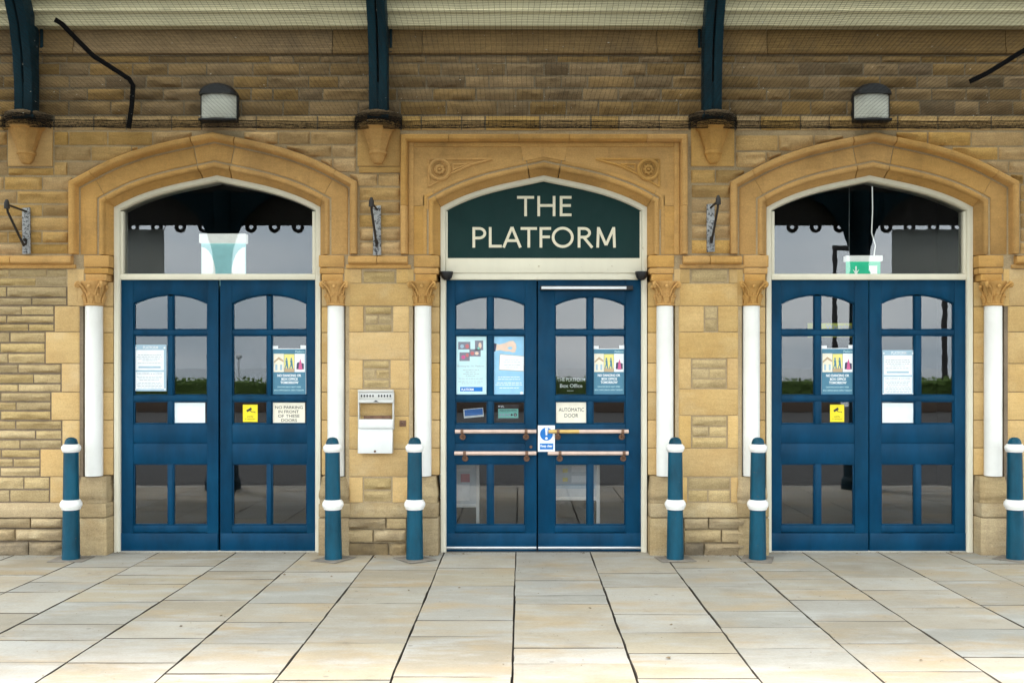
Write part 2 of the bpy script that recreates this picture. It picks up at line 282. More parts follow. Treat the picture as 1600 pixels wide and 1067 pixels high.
# ------------------------------------------------------------------ object helpers
ORG = {}
def tag(o, label=None, cat=None, group=None, kind=None):
    if label: o['label'] = label
    if cat: o['category'] = cat
    if group: o['group'] = group
    if kind: o['kind'] = kind
    return o
def thing(name, label, cat, loc=(0, 0, 0), group=None):
    o = bpy.data.objects.new(name, None); COL.objects.link(o); o.location = loc
    o.empty_display_size = 0.1; ORG[o.name] = Vector(loc)
    return tag(o, label, cat, group, 'thing')
def root_of(o):
    while o.parent: o = o.parent
    return o
def link_mesh(name, me, parent=None):
    o = bpy.data.objects.new(name, me); COL.objects.link(o)
    if parent is not None: o.parent = parent
    return o
class MB:
    def __init__(s): s.v = []; s.f = []
    def add(s, vs, fs):
        n = len(s.v); s.v += [tuple(p) for p in vs]; s.f += [tuple(i + n for i in f) for f in fs]; return s
    def box(s, x0, x1, y0, y1, z0, z1):
        if x0 > x1: x0, x1 = x1, x0
        if y0 > y1: y0, y1 = y1, y0
        if z0 > z1: z0, z1 = z1, z0
        return s.add([(x0, y0, z0), (x1, y0, z0), (x1, y1, z0), (x0, y1, z0), (x0, y0, z1), (x1, y0, z1), (x1, y1, z1), (x0, y1, z1)],
                     [(0, 3, 2, 1), (4, 5, 6, 7), (0, 1, 5, 4), (1, 2, 6, 5), (2, 3, 7, 6), (3, 0, 4, 7)])
    def prism(s, poly, a0, a1, axis='y'):
        # poly: list of 2D points; axis y -> (x,z), axis z -> (x,y), axis x -> (y,z)
        n = len(poly)
        def P(p, a): return (p[0], a, p[1]) if axis == 'y' else ((p[0], p[1], a) if axis == 'z' else (a, p[0], p[1]))
        s.add([P(p, a0) for p in poly] + [P(p, a1) for p in poly],
              [tuple(range(n)), tuple(reversed(range(n, 2 * n)))] + [(i, i + n, (i + 1) % n + n, (i + 1) % n) for i in range(n)])
        return s
    def strip(s, top, bot, y0, y1):
        # slab between two polylines with the same number of points (x,z)
        n = len(top); vs = [(p[0], y0, p[1]) for p in top] + [(p[0], y0, p[1]) for p in bot] + [(p[0], y1, p[1]) for p in top] + [(p[0], y1, p[1]) for p in bot]
        fs = []
        for i in range(n - 1):
            fs += [(n + i, n + i + 1, i + 1, i), (2 * n + i, 2 * n + i + 1, 3 * n + i + 1, 3 * n + i), (i, i + 1, 2 * n + i + 1, 2 * n + i), (n + i + 1, n + i, 3 * n + i, 3 * n + i + 1)]
        fs += [(0, 2 * n, 3 * n, n), (n - 1, 2 * n - 1, 4 * n - 1, 3 * n - 1)]
        return s.add(vs, fs)
    def lathe(s, prof, c=(0, 0, 0), seg=20, a0=0.0, a1=2 * math.pi, rot=0.0, cap=True):
        full = abs(a1 - a0 - 2 * math.pi) < 1e-6; k = seg if full else seg + 1
        vs = []; fs = []
        for r, z in prof:
            for i in range(k):
                a = rot + a0 + (a1 - a0) * i / seg
                vs.append((c[0] + r * math.cos(a), c[1] + r * math.sin(a), c[2] + z))
        for j in range(len(prof) - 1):
            for i in range(seg):
                i2 = (i + 1) % k
                fs.append((j * k + i, j * k + i2, (j + 1) * k + i2, (j + 1) * k + i))
        if cap and full:
            fs.append(tuple(reversed(range(k)))); fs.append(tuple(range((len(prof) - 1) * k, len(prof) * k)))
        return s.add(vs, fs)
    def tube(s, pts, r, seg=8, cap=True):
        pts = [Vector(p) for p in pts]; n = len(pts); rs = r if isinstance(r, (list, tuple)) else [r] * n
        t0 = (pts[1] - pts[0]).normalized(); ref = Vector((0, 0, 1)) if abs(t0.z) < 0.9 else Vector((1, 0, 0))
        u = t0.cross(ref).normalized(); vs = []; fs = []
        for i, p in enumerate(pts):
            a = pts[max(0, i - 1)]; b = pts[min(n - 1, i + 1)]; t = (b - a).normalized()
            u = (u - t * u.dot(t)).normalized(); v = t.cross(u)
            for k in range(seg):
                an = 2 * math.pi * k / seg; vs.append(p + (u * math.cos(an) + v * math.sin(an)) * rs[i])
        for i in range(n - 1):
            for k in range(seg):
                k2 = (k + 1) % seg; fs.append((i * seg + k, i * seg + k2, (i + 1) * seg + k2, (i + 1) * seg + k))
        if cap: fs += [tuple(reversed(range(seg))), tuple(range((n - 1) * seg, n * seg))]
        return s.add(vs, fs)
    def mesh(s, name, mat, bevel=0.0, smooth=True, org=None, angle=35, segs=2):
        me = bpy.data.meshes.new(name)
        vs = s.v if org is None else [(p[0] - org[0], p[1] - org[1], p[2] - org[2]) for p in s.v]
        me.from_pydata(vs, [], s.f)
        bm = bmesh.new(); bm.from_mesh(me)
        bmesh.ops.recalc_face_normals(bm, faces=bm.faces)
        if bevel > 0:
            es = [e for e in bm.edges if len(e.link_faces) == 2 and e.calc_face_angle(0) > R(30)]
            bmesh.ops.bevel(bm, geom=es, offset=bevel, segments=segs, affect='EDGES', profile=0.5, clamp_overlap=True)
        bm.to_mesh(me); bm.free()
        if smooth:
            me.polygons.foreach_set('use_smooth', [True] * len(me.polygons)); me.set_sharp_from_angle(angle=R(angle))
        me.materials.append(M[mat] if isinstance(mat, str) else mat)
        return me
    def build(s, name, mat, parent=None, bevel=0.0, smooth=True, label=None, angle=35, segs=2, kind=None):
        org = ORG[root_of(parent).name] if parent is not None else None
        o = link_mesh(name, s.mesh(name, mat, bevel, smooth, org, angle, segs), parent)
        if label: o['label'] = label
        if kind: o['kind'] = kind
        return o
    def solo(s, name, mat, label, cat, loc, bevel=0.0, group=None, kind=None, smooth=True):
        me = s.mesh(name, mat, bevel, smooth, loc); o = link_mesh(name, me); o.location = loc; ORG[o.name] = Vector(loc)
        return tag(o, label, cat, group, kind)
def copy_tree(o, parent=None):
    c = o.copy(); COL.objects.link(c); c.parent = parent
    for ch in o.children: copy_tree(ch, c)
    return c
_kids = {}
def text_mesh(body, x0, x1, z0, z1, y, name='lettering', mat='ink', parent=None, bold=0.0, space=1.0):
    cu = bpy.data.curves.new('t', 'FONT'); cu.body = body; cu.align_x = 'CENTER'; cu.offset = bold; cu.space_line = space; cu.resolution_u = 3
    ob = bpy.data.objects.new('t', cu); me = bpy.data.meshes.new_from_object(ob)
    bpy.data.objects.remove(ob); bpy.data.curves.remove(cu)
    co = np.array([v.co[:] for v in me.vertices]); mn = co.min(0); mxx = co.max(0)
    org = ORG[root_of(parent).name] if parent is not None else Vector((0, 0, 0))
    sx = (x1 - x0) / (mxx[0] - mn[0]); sz = (z1 - z0) / (mxx[1] - mn[1])
    for v in me.vertices:
        v.co = Vector((x0 + (v.co.x - mn[0]) * sx, y, z0 + (v.co.y - mn[1]) * sz)) - org
    me.materials.append(M[mat]); me.name = name
    return link_mesh(name, me, parent)
def offset_path(pts, d):
    """mitred offset of an open 2D polyline, to its left"""
    out = []
    for i, p in enumerate(pts):
        p = Vector(p); ns = []
        if i > 0: t = (p - Vector(pts[i - 1])).normalized(); ns.append(Vector((-t.y, t.x)))
        if i < len(pts) - 1: t = (Vector(pts[i + 1]) - p).normalized(); ns.append(Vector((-t.y, t.x)))
        if len(ns) == 1: m = ns[0]; k = 1
        else: m = (ns[0] + ns[1]).normalized(); k = 1 / max(0.3, m.dot(ns[0]))
        out.append((p.x + m.x * d * k, p.y + m.y * d * k))
    return out
def sweep(pts, prof, mb=None, cuts=None):
    """sweep profile [(d, y)] along path pts (x, z); d is offset to the left of the path. cuts: (start normal, end normal) to override"""
    mb = mb or MB(); n = len(pts); m = len(prof); cols = [offset_path(pts, d) for d, _ in prof]
    vs = []
    for i in range(n):
        for j in range(m):
            x, z = cols[j][i]
            if cuts and i == 0 and cuts[0] is not None: x = pts[0][0] + cuts[0][0] * prof[j][0]; z = pts[0][1] + cuts[0][1] * prof[j][0]
            if cuts and i == n - 1 and cuts[1] is not None: x = pts[-1][0] + cuts[1][0] * prof[j][0]; z = pts[-1][1] + cuts[1][1] * prof[j][0]
            vs.append((x, prof[j][1], z))
    fs = []
    for i in range(n - 1):
        for j in range(m):
            j2 = (j + 1) % m; fs.append((i * m + j, i * m + j2, (i + 1) * m + j2, (i + 1) * m + j))
    fs.append(tuple(range(m))); fs.append(tuple(reversed(range((n - 1) * m, n * m))))
    return mb.add(vs, fs)

# ------------------------------------------------------------------ ground
gb = MB().add([(-300, -600, -0.13), (300, -600, -0.13), (300, 40, -0.13), (-300, 40, -0.13)], [(0, 1, 2, 3)])
tag(gb.build('ground', 'asphalt'), kind='structure')
sm, st_, sb_ = new_mat('grey sea'); sb_.inputs['Base Color'].default_value = (0.22, 0.25, 0.25, 1); sb_.inputs['Roughness'].default_value = 0.12
bump(st_, sb_, noise_tex(st_, coords(st_, False)[0], 0.8, 4, 0.6, (0.4, 1, 1)), 0.15, 0.2); M['sea'] = sm
tag(MB().add([(-3000, -4000, -0.12), (3000, -4000, -0.12), (3000, -34, -0.12), (-3000, -34, -0.12)], [(0, 1, 2, 3)]).build('sea', 'sea'), kind='structure')
pv = MB().box(-9, 9, -4.28, 0.6, -0.128, -0.035).build('paving', 'bed'); tag(pv, kind='structure')
ORG[pv.name] = Vector((0, 0, 0))
kb = tag(MB().box(-9, 9, -4.48, -4.285, -0.125, 0.004).build('kerb', 'kerb', None, 0.015), kind='structure')
colx = [-330, -215, -98, 25, 145, 243, 365, 475, 585, 693, 806, 923, 1037, 1150, 1258, 1378, 1485, 1600, 1715, 1830, 1945]
rows_px = {6: [892, 905, 937, 970, 997, 1035], 7: [893, 910, 942, 972, 1005, 1052], 8: [890, 917, 942, 1004, 1062], 9: [887, 915, 969, 994, 1057],
           10: [907, 930, 943, 1012, 1036], 11: [895, 917, 960, 988, 1020, 1060], 12: [887, 916, 955, 980, 1012, 1045], 13: [892, 905, 920, 937, 970, 1005, 1049],
           14: [902, 922, 949, 982, 1026], 15: [907, 945, 990], 5: [884, 898, 912, 940, 975, 1000, 1034], 4: [886, 909, 925, 958, 990]}
rs = random.Random(3)
for ci in range(len(colx) - 1):
    xa, xb = (colx[ci] - VX) / 190.0, (colx[ci + 1] - VX) / 190.0
    ys = [0.45 if ci % 1 == 0 else 0.3]
    if ci in rows_px: ys += [F * H / (p - VY) - CY for p in rows_px[ci]]
    else: ys += [-rs.uniform(0.12, 0.5)]
    while ys[-1] > -4.28: ys.append(ys[-1] - rs.uniform(0.38, 0.95))
    ys[-1] = -4.28
    if len(ys) > 2 and ys[-2] - ys[-1] < 0.2: ys.pop(-2)
    wob = [rs.uniform(-0.008, 0.008) for _ in range(len(ys) + 1)]
    for k in range(len(ys) - 1):
        y1, y0 = ys[k], ys[k + 1]
        g = rs.choice((0.0012, 0.0015, 0.002, 0.004)); gx = rs.choice((0.0008, 0.001, 0.0014, 0.002, 0.004))
        ax0, ax1 = xa + gx + abs(wob[k]) * 0.45, xa + gx + abs(wob[k + 1]) * 0.45
        bx0, bx1 = xb - gx - abs(wob[k + 1]) * 0.3, xb - gx - abs(wob[k]) * 0.3
        tl = [rs.uniform(-0.002, 0.002) for _ in range(4)]
        n = 5; mb = MB(); vs = []
        # top as an uneven outline with slightly chipped edges
        for (p, q, zA, zB) in (((ax1, y0 + g), (bx0, y0 + g), tl[0], tl[1]), ((bx0, y0 + g), (bx1, y1 - g), tl[1], tl[2]), ((bx1, y1 - g), (ax0, y1 - g), tl[2], tl[3]), ((ax0, y1 - g), (ax1, y0 + g), tl[3], tl[0])):
            for i in range(n):
                u = i / n; j = 0 if i == 0 else rs.uniform(-0.0028, 0.0028)
                nx, ny = (q[1] - p[1]), -(q[0] - p[0]); L = math.hypot(nx, ny)
                vs.append((p[0] + (q[0] - p[0]) * u + nx / L * j, p[1] + (q[1] - p[1]) * u + ny / L * j, zA + (zB - zA) * u))
        m = len(vs); cxm = sum(v[0] for v in vs) / m; cym = sum(v[1] for v in vs) / m
        inn = [(v[0] + (cxm - v[0]) * 0.004 / max(0.1, abs(cxm - v[0]) + abs(cym - v[1])), v[1] + (cym - v[1]) * 0.004 / max(0.1, abs(cxm - v[0]) + abs(cym - v[1])), v[2]) for v in vs]
        low = [(v[0], v[1], v[2] - 0.005) for v in vs]; base = [(v[0], v[1], -0.05) for v in vs]
        fs = [tuple(range(m))]
        for i in range(m):
            i2 = (i + 1) % m
            fs += [(i, m + i, m + i2, i2), (m + i, 2 * m + i, 2 * m + i2, m + i2)]
        mb.add(inn + low + base, fs)
        sb = mb.build('slab', 'slab', pv, 0, False); sb.data.materials.append(M['bed'])
        for p_ in sb.data.polygons:
            if p_.index > 0: p_.material_index = 1

# ------------------------------------------------------------------ the wall
wall = thing('station_wall', 'buff sandstone station wall of rock faced stones pierced by three arched doorways', 'wall', (0, 0, 0))
# arch line (inner edge of the stone at the frame), relative to the doorway centre
_ax = np.array([-0.858, -0.709, -0.507, -0.21, 0.0]); _az = np.array([2.864, 2.943, 3.012, 3.087, 3.129])
_co = np.polyfit(_ax, _az, 3)
def arch_z(x): return float(np.polyval(_co, -abs(x)))
ZS = arch_z(-0.858)
def arch_pts(x0, x1, n): return [(x0 + (x1 - x0) * i / n, arch_z(x0 + (x1 - x0) * i / n)) for i in range(n + 1)]
LEGZ = PZ(398)
full_path = [(-0.858, LEGZ)] + arch_pts(-0.858, 0, 12) + arch_pts(0, 0.858, 12)[1:] + [(0.858, LEGZ)]
hood_outer = offset_path(full_path, 0.321)   # left of travel = outwards (upwards)
def hood_top(x):
    """height of the hood's upper edge at x relative to the doorway centre, or None"""
    pts = hood_outer
    for (xa, za), (xb, zb) in zip(pts, pts[1:]):
        if xa <= x <= xb and xb - xa > 1e-6: return za + (zb - za) * (x - xa) / (xb - xa)
    return None
# backing mortar: upper sheet with arched openings, lower piers, jamb backs
BACK = offset_path(full_path, 0.07)
def opening_top(xs_abs):
    for c in CX:
        if abs(xs_abs - c) < 0.9285:
            x = xs_abs - c
            for (xa, za), (xb, zb) in zip(BACK, BACK[1:]):
                if xa - 1e-4 <= x <= xb + 1e-4 and xb - xa > 1e-5: return za + (zb - za) * (x - xa) / (xb - xa)
    return 2.2
XW0, XW1 = -5.6, 5.6
bx = []
for c in CX: bx += [c - 0.9286, c - 0.928] + list(np.linspace(c - 0.92, c + 0.92, 27)) + [c + 0.928, c + 0.9286]
bx = [XW0] + bx + [XW1]
top = [(x, PZ(203)) for x in bx]; bot = [(x, opening_top(x)) for x in bx]
MB().strip(top, bot, 0.007, 0.32).build('mortar', 'mortar_pale', wall, 0, False)
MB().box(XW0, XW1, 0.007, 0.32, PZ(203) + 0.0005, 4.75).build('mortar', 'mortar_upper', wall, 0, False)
edges = [XW0] + [e for c in CX for e in (c - 1.08, c + 1.08)] + [XW1]
for i in range(0, len(edges), 2): MB().box(edges[i], edges[i + 1], 0.0075, 0.32, -0.04, 2.1995).build('mortar', 'mortar_dark' if i in (0, 6) else 'mortar_pale', wall, 0, False)

def rough_stone(x0, x1, z0, z1, mat, y=0.0, amp=1.0, botfn=None, name='stone', seed=0, parent=None, smoothface=False):
    g = 0.0045; r = random.Random(seed * 131 + int(x0 * 1000) * 7 + int(z0 * 1000))
    x0 += g + r.uniform(0, 0.003); x1 -= g + r.uniform(0, 0.003); z0 += g + r.uniform(0, 0.002); z1 -= g + r.uniform(0, 0.002)
    xs = list(np.linspace(x0, x1, max(4, int((x1 - x0) / 0.03)) + 1))
    if botfn:
        xs = [x for x in np.linspace(x0, x1, 21) if max(z0, botfn(x) or -9) < z1 - 0.022]
        if len(xs) < 3 or xs[-1] - xs[0] < 0.03: return None
    nz = max(4, int((z1 - z0) / 0.022)); nx = len(xs)
    sx, sz = r.uniform(-50, 50), r.uniform(-50, 50)
    ledge = r.uniform(0.18, 0.5); lamp = r.uniform(0.004, 0.020) * amp; tilt = r.uniform(-0.005, 0.005)
    vs = []
    for i, x in enumerate(xs):
        zb = z0 if not botfn else max(z0, (botfn(x) or -9))
        for k in range(nz + 1):
            v = k / nz; z = zb + (z1 - zb) * v
            e = min(1.0, min(i, nx - 1 - i) / 1.0, min(k, nz - k) / 1.0)
            nn = noise.fractal(Vector((x * 9 + sx, z * 16 + sz, seed)), 1.0, 2.0, 4)
            zc = ledge + 0.3 * noise.noise(Vector((x * 11 + sx, seed * 0.7, 1.7)))
            dep = 0.008 * amp + 0.011 * amp * nn + (lamp if v > zc else 0.0) + tilt * (v - 0.5)
            yy = y + 0.003 - e * max(0.001, dep if not smoothface else 0.006 + 0.0015 * nn)
            jx = 0.003 * noise.noise(Vector((x * 20, z * 20, sx))) if e == 0 else 0
            vs.append((x + jx, yy, z + jx))
    m = nz + 1; fs = []
    for i in range(nx - 1):
        for k in range(nz):
            a = i * m + k; fs.append((a, a + m, a + m + 1, a + 1))
    ring = [i * m for i in range(nx)] + [(nx - 1) * m + k for k in range(1, m)] + [i * m + nz for i in range(nx - 2, -1, -1)] + [k for k in range(nz - 1, 0, -1)]
    nb = len(vs); vs += [(vs[i][0], 0.03 + y, vs[i][2]) for i in ring]
    for q in range(len(ring)): q2 = (q + 1) % len(ring); fs.append((ring[q2], ring[q], nb + q, nb + q2))
    return MB().add(vs, fs).build(name, mat, parent or wall, 0, True, angle=50)
SEED = [0]
def row(y0, y1, xs, mat, y=0.0, amp=1.0, arch=None, name='stone', dark=(), smooth=()):
    """a course of stones between photo rows y0 and y1, with joints at photo columns xs"""
    fn = None
    if arch is not None:
        c = CX[arch]
        def fn(x):
            h = hood_top(x - c)
            return None if h is None else h + 0.012
    for i in range(len(xs) - 1):
        SEED[0] += 1
        if xs[i] is None or xs[i + 1] is None: continue
        mm = 'soot' if i in dark else mat
        rough_stone(PX(xs[i]), PX(xs[i + 1]), PZ(y1), PZ(y0), mm, y, amp, fn, name, SEED[0], smoothface=(i in smooth or (SEED[0] * 7) % 11 == 3))
# courses behind the netting
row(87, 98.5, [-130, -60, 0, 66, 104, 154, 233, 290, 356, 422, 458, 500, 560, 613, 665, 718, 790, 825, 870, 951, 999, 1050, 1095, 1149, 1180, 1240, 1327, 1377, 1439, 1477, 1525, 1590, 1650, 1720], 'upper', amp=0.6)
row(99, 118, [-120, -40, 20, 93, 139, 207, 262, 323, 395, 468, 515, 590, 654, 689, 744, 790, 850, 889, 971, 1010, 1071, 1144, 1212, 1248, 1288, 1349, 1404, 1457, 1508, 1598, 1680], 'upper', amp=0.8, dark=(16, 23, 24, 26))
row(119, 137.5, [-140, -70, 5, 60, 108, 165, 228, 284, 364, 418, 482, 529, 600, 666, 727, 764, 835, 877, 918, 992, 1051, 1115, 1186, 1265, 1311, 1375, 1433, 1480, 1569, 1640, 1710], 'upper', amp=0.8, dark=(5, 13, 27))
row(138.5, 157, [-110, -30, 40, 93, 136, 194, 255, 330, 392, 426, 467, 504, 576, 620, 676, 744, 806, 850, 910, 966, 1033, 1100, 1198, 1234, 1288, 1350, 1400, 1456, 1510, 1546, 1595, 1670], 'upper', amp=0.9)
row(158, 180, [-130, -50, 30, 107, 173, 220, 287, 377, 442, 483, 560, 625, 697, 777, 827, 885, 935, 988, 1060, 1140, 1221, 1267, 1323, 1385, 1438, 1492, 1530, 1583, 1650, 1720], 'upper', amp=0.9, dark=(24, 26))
row(181, 204.5, [-120, -40, 12], 'rubble', amp=0.7)
row(181, 204.5, [84, 146, 197, 268, 315, 400, 496, 557], 'rubble', amp=0.7, arch=0)
row(181, 204.5, [627, 658, 721, 758, 844, 923, 967, 1030, 1077], 'rubble', amp=0.7)
row(181, 204.5, [1149, 1188, 1251, 1296, 1347, 1403, 1466, 1549, 1610, 1700], 'rubble', amp=0.7, arch=2)
# around the left arch
row(205.5, 227.5, [-110, -50, 11], 'rubble')
row(205.5, 227.5, [84, 107, 168, 238, 300], 'rubble', arch=0, smooth=(1, 2)); row(205.5, 226, [380, 435, 485, 557], 'rubble', arch=0)
row(228.5, 251.5, [-130, -40, 11], 'rubble'); row(228.5, 251.5, [84, 142, 205, 250], 'rubble', arch=0, smooth=(1,)); row(227, 246, [430, 518, 557], 'rubble', arch=0)
row(252.5, 274.5, [-100, -30, 12], 'rubble'); row(262, 274.5, [12, 84], 'rubble'); row(252.5, 274.5, [84, 106, 160], 'rubble', arch=0, smooth=(1,)); row(247, 269, [460, 520, 557], 'rubble', arch=0)
row(275.5, 297.5, [-120, -55, 6, 66, 128], 'rubble', arch=0)
for (a, b_, js) in ((298.5, 318.5, [-90, -30, 26, 107]), (319.5, 338.5, [-110, -20, 66, 107]), (339.5, 360.5, [-80, -25, 38, 107]), (361.5, 380, [-120, -40, 12, 65, 107]), (381, 397.5, [-100, -30, 36, 107])):
    row(a, b_, js, 'rubble', amp=1.1)
# small panels over the piers
row(271, 291.5, [535, 590, 626], 'rubble', arch=0)
for a, b_ in ((292.5, 313.5), (314.5, 334), (335, 355.5), (356.5, 376.5), (377.5, 397.5)): row(a, b_, [561, 626], 'rubble', amp=1.1)
row(265, 287, [1079, 1118, 1175], 'rubble', arch=2)
for a, b_ in ((288.5, 309.5), (310.5, 331), (332, 352), (353, 373.5), (374.5, 397)): row(a, b_, [1080, 1142], 'rubble', amp=1.1)
# around the right arch
row(211, 236, [1149, 1216, 1272, 1330], 'rubble', arch=2, smooth=(0,)); row(237, 262, [1149, 1197, 1240], 'rubble', arch=2)
row(206, 228.5, [1400, 1450, 1518, 1600, 1700], 'rubble', arch=2, smooth=(2,)); row(229.5, 250.5, [1450, 1560, 1630, 1720], 'rubble', arch=2)
row(251.5, 271, [1510, 1576, 1640, 1710], 'rubble', arch=2); row(272, 288, [1560, 1600, 1680], 'rubble', arch=2)
for a, b_, js in ((289, 312, [1594, 1650, 1720]), (313, 335, [1594, 1680]), (336, 357, [1594, 1640, 1720]), (358, 378, [1594, 1690]), (379, 397.5, [1594, 1660, 1720])): row(a, b_, js, 'rubble')
# rubble left of the left doorway, below the string course
for a, b_, js in ((420, 433, [-60, 14, 73, 104]), (434, 447, [-50, 56, 104]), (448, 464, [-70, 10, 104]), (465, 477, [-40, 49, 104]),
        (478, 492, [-60, 33, 84]), (493, 505, [-50, 10, 84]), (506, 518, [-60, 44, 84]), (519, 535, [-45, 15, 70]), (536, 551, [-70, 0, 70]), (552, 568, [-50, 12, 70]),
        (569, 583, [-60, 28, 95]), (584, 599, [-40, 52, 95]), (600, 612, [-70, 28, 95]), (613, 627, [-60, 1, 79]), (628, 641, [-45, 25, 79]), (642, 656, [-50, 0, 79]),
        (657, 671, [-60, 24, 96]), (672, 686, [-40, 55, 96]), (687, 701, [-55, 31, 96]), (702, 715, [-60, 2, 62]), (716, 729, [-45, 20, 62]), (730, 744, [-60, 0, 62]),
        (745, 764, [-50, 37, 77]), (765, 784, [-60, 15, 77])):
    row(a, b_, js, 'pale_rubble', amp=0.85)
PYF = -0.032
for a, b_, js in ((808, 824, [-60, 50, 100]), (825, 844, [-50, 26, 100]), (845, 868, [-70, 47, 100])): row(a, b_, js, 'plinth' if a < 840 else 'plinth_foot', PYF, 1.2, name='plinth_stone')
# rubble inserts in the two piers
for a, b_, js in ((423, 442, [567, 617]), (479, 491.5, [570, 612]), (492, 506, [570, 591, 612]), (506.5, 518.5, [570, 612]), (563, 576, [568, 608]), (577, 592, [568, 587, 608]), (593, 606.5, [568, 608]),
                 (746, 765, [568, 612]), (766, 784, [568, 612]), (421, 441, [1080, 1137]), (479, 498, [1101, 1121]), (498.5, 518, [1101, 1121]), (561, 575, [1081, 1135]), (576, 591, [1081, 1108, 1135]), (592, 606.5, [1081, 1135]),
                 (650, 665.5, [1081, 1136]), (666, 682, [1081, 1108, 1136]), (682.5, 700, [1081, 1136]), (746, 764.5, [1075, 1141]), (765, 784, [1075, 1106, 1141])):
    row(a, b_, js, 'pale_rubble', amp=0.8)
for a, b_, js in ((808, 825, [541, 604, 636]), (826, 846, [541, 584, 636]), (847, 868, [541, 608, 636]), (808, 825, [1068, 1106, 1165]), (826, 846, [1068, 1126, 1165]), (847, 868, [1068, 1099, 1165]), (808, 824, [1600, 1660]), (825, 844, [1600, 1680]), (845, 868, [1600, 1650])):
    row(a, b_, js, 'plinth' if a < 840 else 'plinth_foot', PYF, 1.2, name='plinth_stone')
row(420, 477, [1606, 1680], 'pale_rubble'); row(519, 567, [1620, 1700], 'pale_rubble'); row(613, 656, [1616, 1690], 'pale_rubble'); row(702, 744, [1626, 1700], 'pale_rubble')

# ashlar: cornice band, corbel plates, quoins, pier blocks, plinth courses
def ash(x0, x1, z0, z1, mat='ashlar', chL=False, chR=False, name='ashlar_block', y=-0.002, back=0.11):
    """ashlar block; chL / chR: chamfered arris on that side (towards a nook)"""
    g = 0.0025; c = 0.042
    x0 += g; x1 -= g
    poly = []
    poly += [(x0, y + c), (x0 + c, y)] if chL else [(x0, y)]
    poly += [(x1 - c, y), (x1, y + c)] if chR else [(x1, y)]
    poly += [(x1, back), (x0, back)]
    return MB().prism(poly, z0 + g, z1 - g, 'z').build(name, mat, wall, 0.004)
bjx = [-140, 20, 116, 520, 660, 1026, 1198, 1570, 1730]
for a, b_ in zip(bjx, bjx[1:]):
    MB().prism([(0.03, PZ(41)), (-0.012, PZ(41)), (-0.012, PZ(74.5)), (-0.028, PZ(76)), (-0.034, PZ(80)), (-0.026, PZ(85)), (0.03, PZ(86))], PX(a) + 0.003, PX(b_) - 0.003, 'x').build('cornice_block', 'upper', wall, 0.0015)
for a, b_ in ((12, 83), (558, 626), (1079, 1148)):
    MB().box(PX(a) + 0.004, PX(b_) - 0.004, -0.006, 0.05, PZ(260), PZ(190)).build('corbel_plate', 'ashlar', wall, 0.003)
MB().box(PX(561), PX(626), -0.006, 0.05, PZ(270), PZ(261)).build('ashlar_block', 'ashlar', wall, 0.003)
# quoins beside the outer doorways
for a, b_, xl in ((420, 478, 105), (478, 518.5, 85), (518.5, 568, 71), (568, 612.5, 96), (612.5, 656.5, 80), (656.5, 701.5, 97), (701.5, 744.5, 63), (744.5, 785, 78)):
    ash(PX(xl), CX[0] - 1.075, PZ(b_), PZ(a), 'pier', chR=True, name='quoin')
for a, b_, xr in ((420, 478, 1605), (478, 518.5, 1680), (518.5, 568, 1618), (568, 612.5, 1690), (612.5, 656.5, 1614), (656.5, 701.5, 1695), (701.5, 744.5, 1624), (744.5, 785, 1690)):
    ash(CX[2] + 1.075, PX(xr), PZ(b_), PZ(a), 'pier', chL=True, name='quoin')
for cl, cr_, ins in ((0, 1, {420: (565, 619, 443), 478: (568, 614, 519), 562: (567, 610, 607.5), 745: (567, 613, 785)}),
                    (1, 2, {420: (1078, 1139, 443), 478: (1100, 1122, 519), 560: (1080, 1136, 607.5), 649: (1080, 1137, 700.5), 745: (1074, 1142, 785)})):
    xl, xr = CX[cl] + 1.075, CX[cr_] - 1.075
    bands = [(443, 478), (519, 562 if cl == 0 else 560), (607.5, 650 if cl == 0 else 649), (650, 701.5) if cl == 0 else None, (701.5 if cl == 0 else 700.5, 744.5)]
    for bd in bands:
        if bd: ash(xl, xr, PZ(bd[1]), PZ(bd[0]), 'pier', True, True)
    for y0, (xa, xb, y1) in ins.items():
        ash(xl, PX(xa), PZ(y1), PZ(y0), 'pier', True, False); ash(PX(xb), xr, PZ(y1), PZ(y0), 'pier', False, True)
# sloping plinth course with its corner blocks
def plinth_course(x0, x1):
    MB().prism([(0.05, PZ(785)), (0.0, PZ(785.5)), (-0.035, PZ(793)), (-0.04, PZ(797)), (-0.04, PZ(807)), (0.05, PZ(807.5))], x0, x1, 'x').build('plinth_course', 'plinth', wall, 0.004)
plinth_course(PX(-70), CX[0] - 1.12)
plinth_course(CX[0] + 1.12, CX[1] - 1.12); plinth_course(CX[1] + 1.12, CX[2] - 1.12); plinth_course(CX[2] + 1.12, PX(1700))
# string course between the hood moulds
mould = [(0.05, 0.0), (-0.02, 0.0), (-0.045, 0.006), (-0.056, 0.016), (-0.056, 0.05), (-0.045, 0.062), (-0.01, 0.072), (0.05, 0.072)]
def string(x0, x1, joints=()):
    xs = [x0] + list(joints) + [x1]
    for a, b_ in zip(xs, xs[1:]):
        z0 = PZ(413.5); MB().prism([(y, z0 + z) for y, z in mould], a + 0.002, b_ - 0.002, 'x').build('string_course', 'arch', wall, 0.003)
    MB().box(x0 - 0.02, x1 + 0.02, -0.018, 0.05, PZ(419.5), z0 - 0.001).build('string_course_step', 'arch', wall, 0.004)
string(PX(-70), PX(115), [PX(20)]); string(PX(545), PX(638), [PX(590)]); string(PX(1066), PX(1158), [PX(1108)]); string(PX(1584), PX(1700))
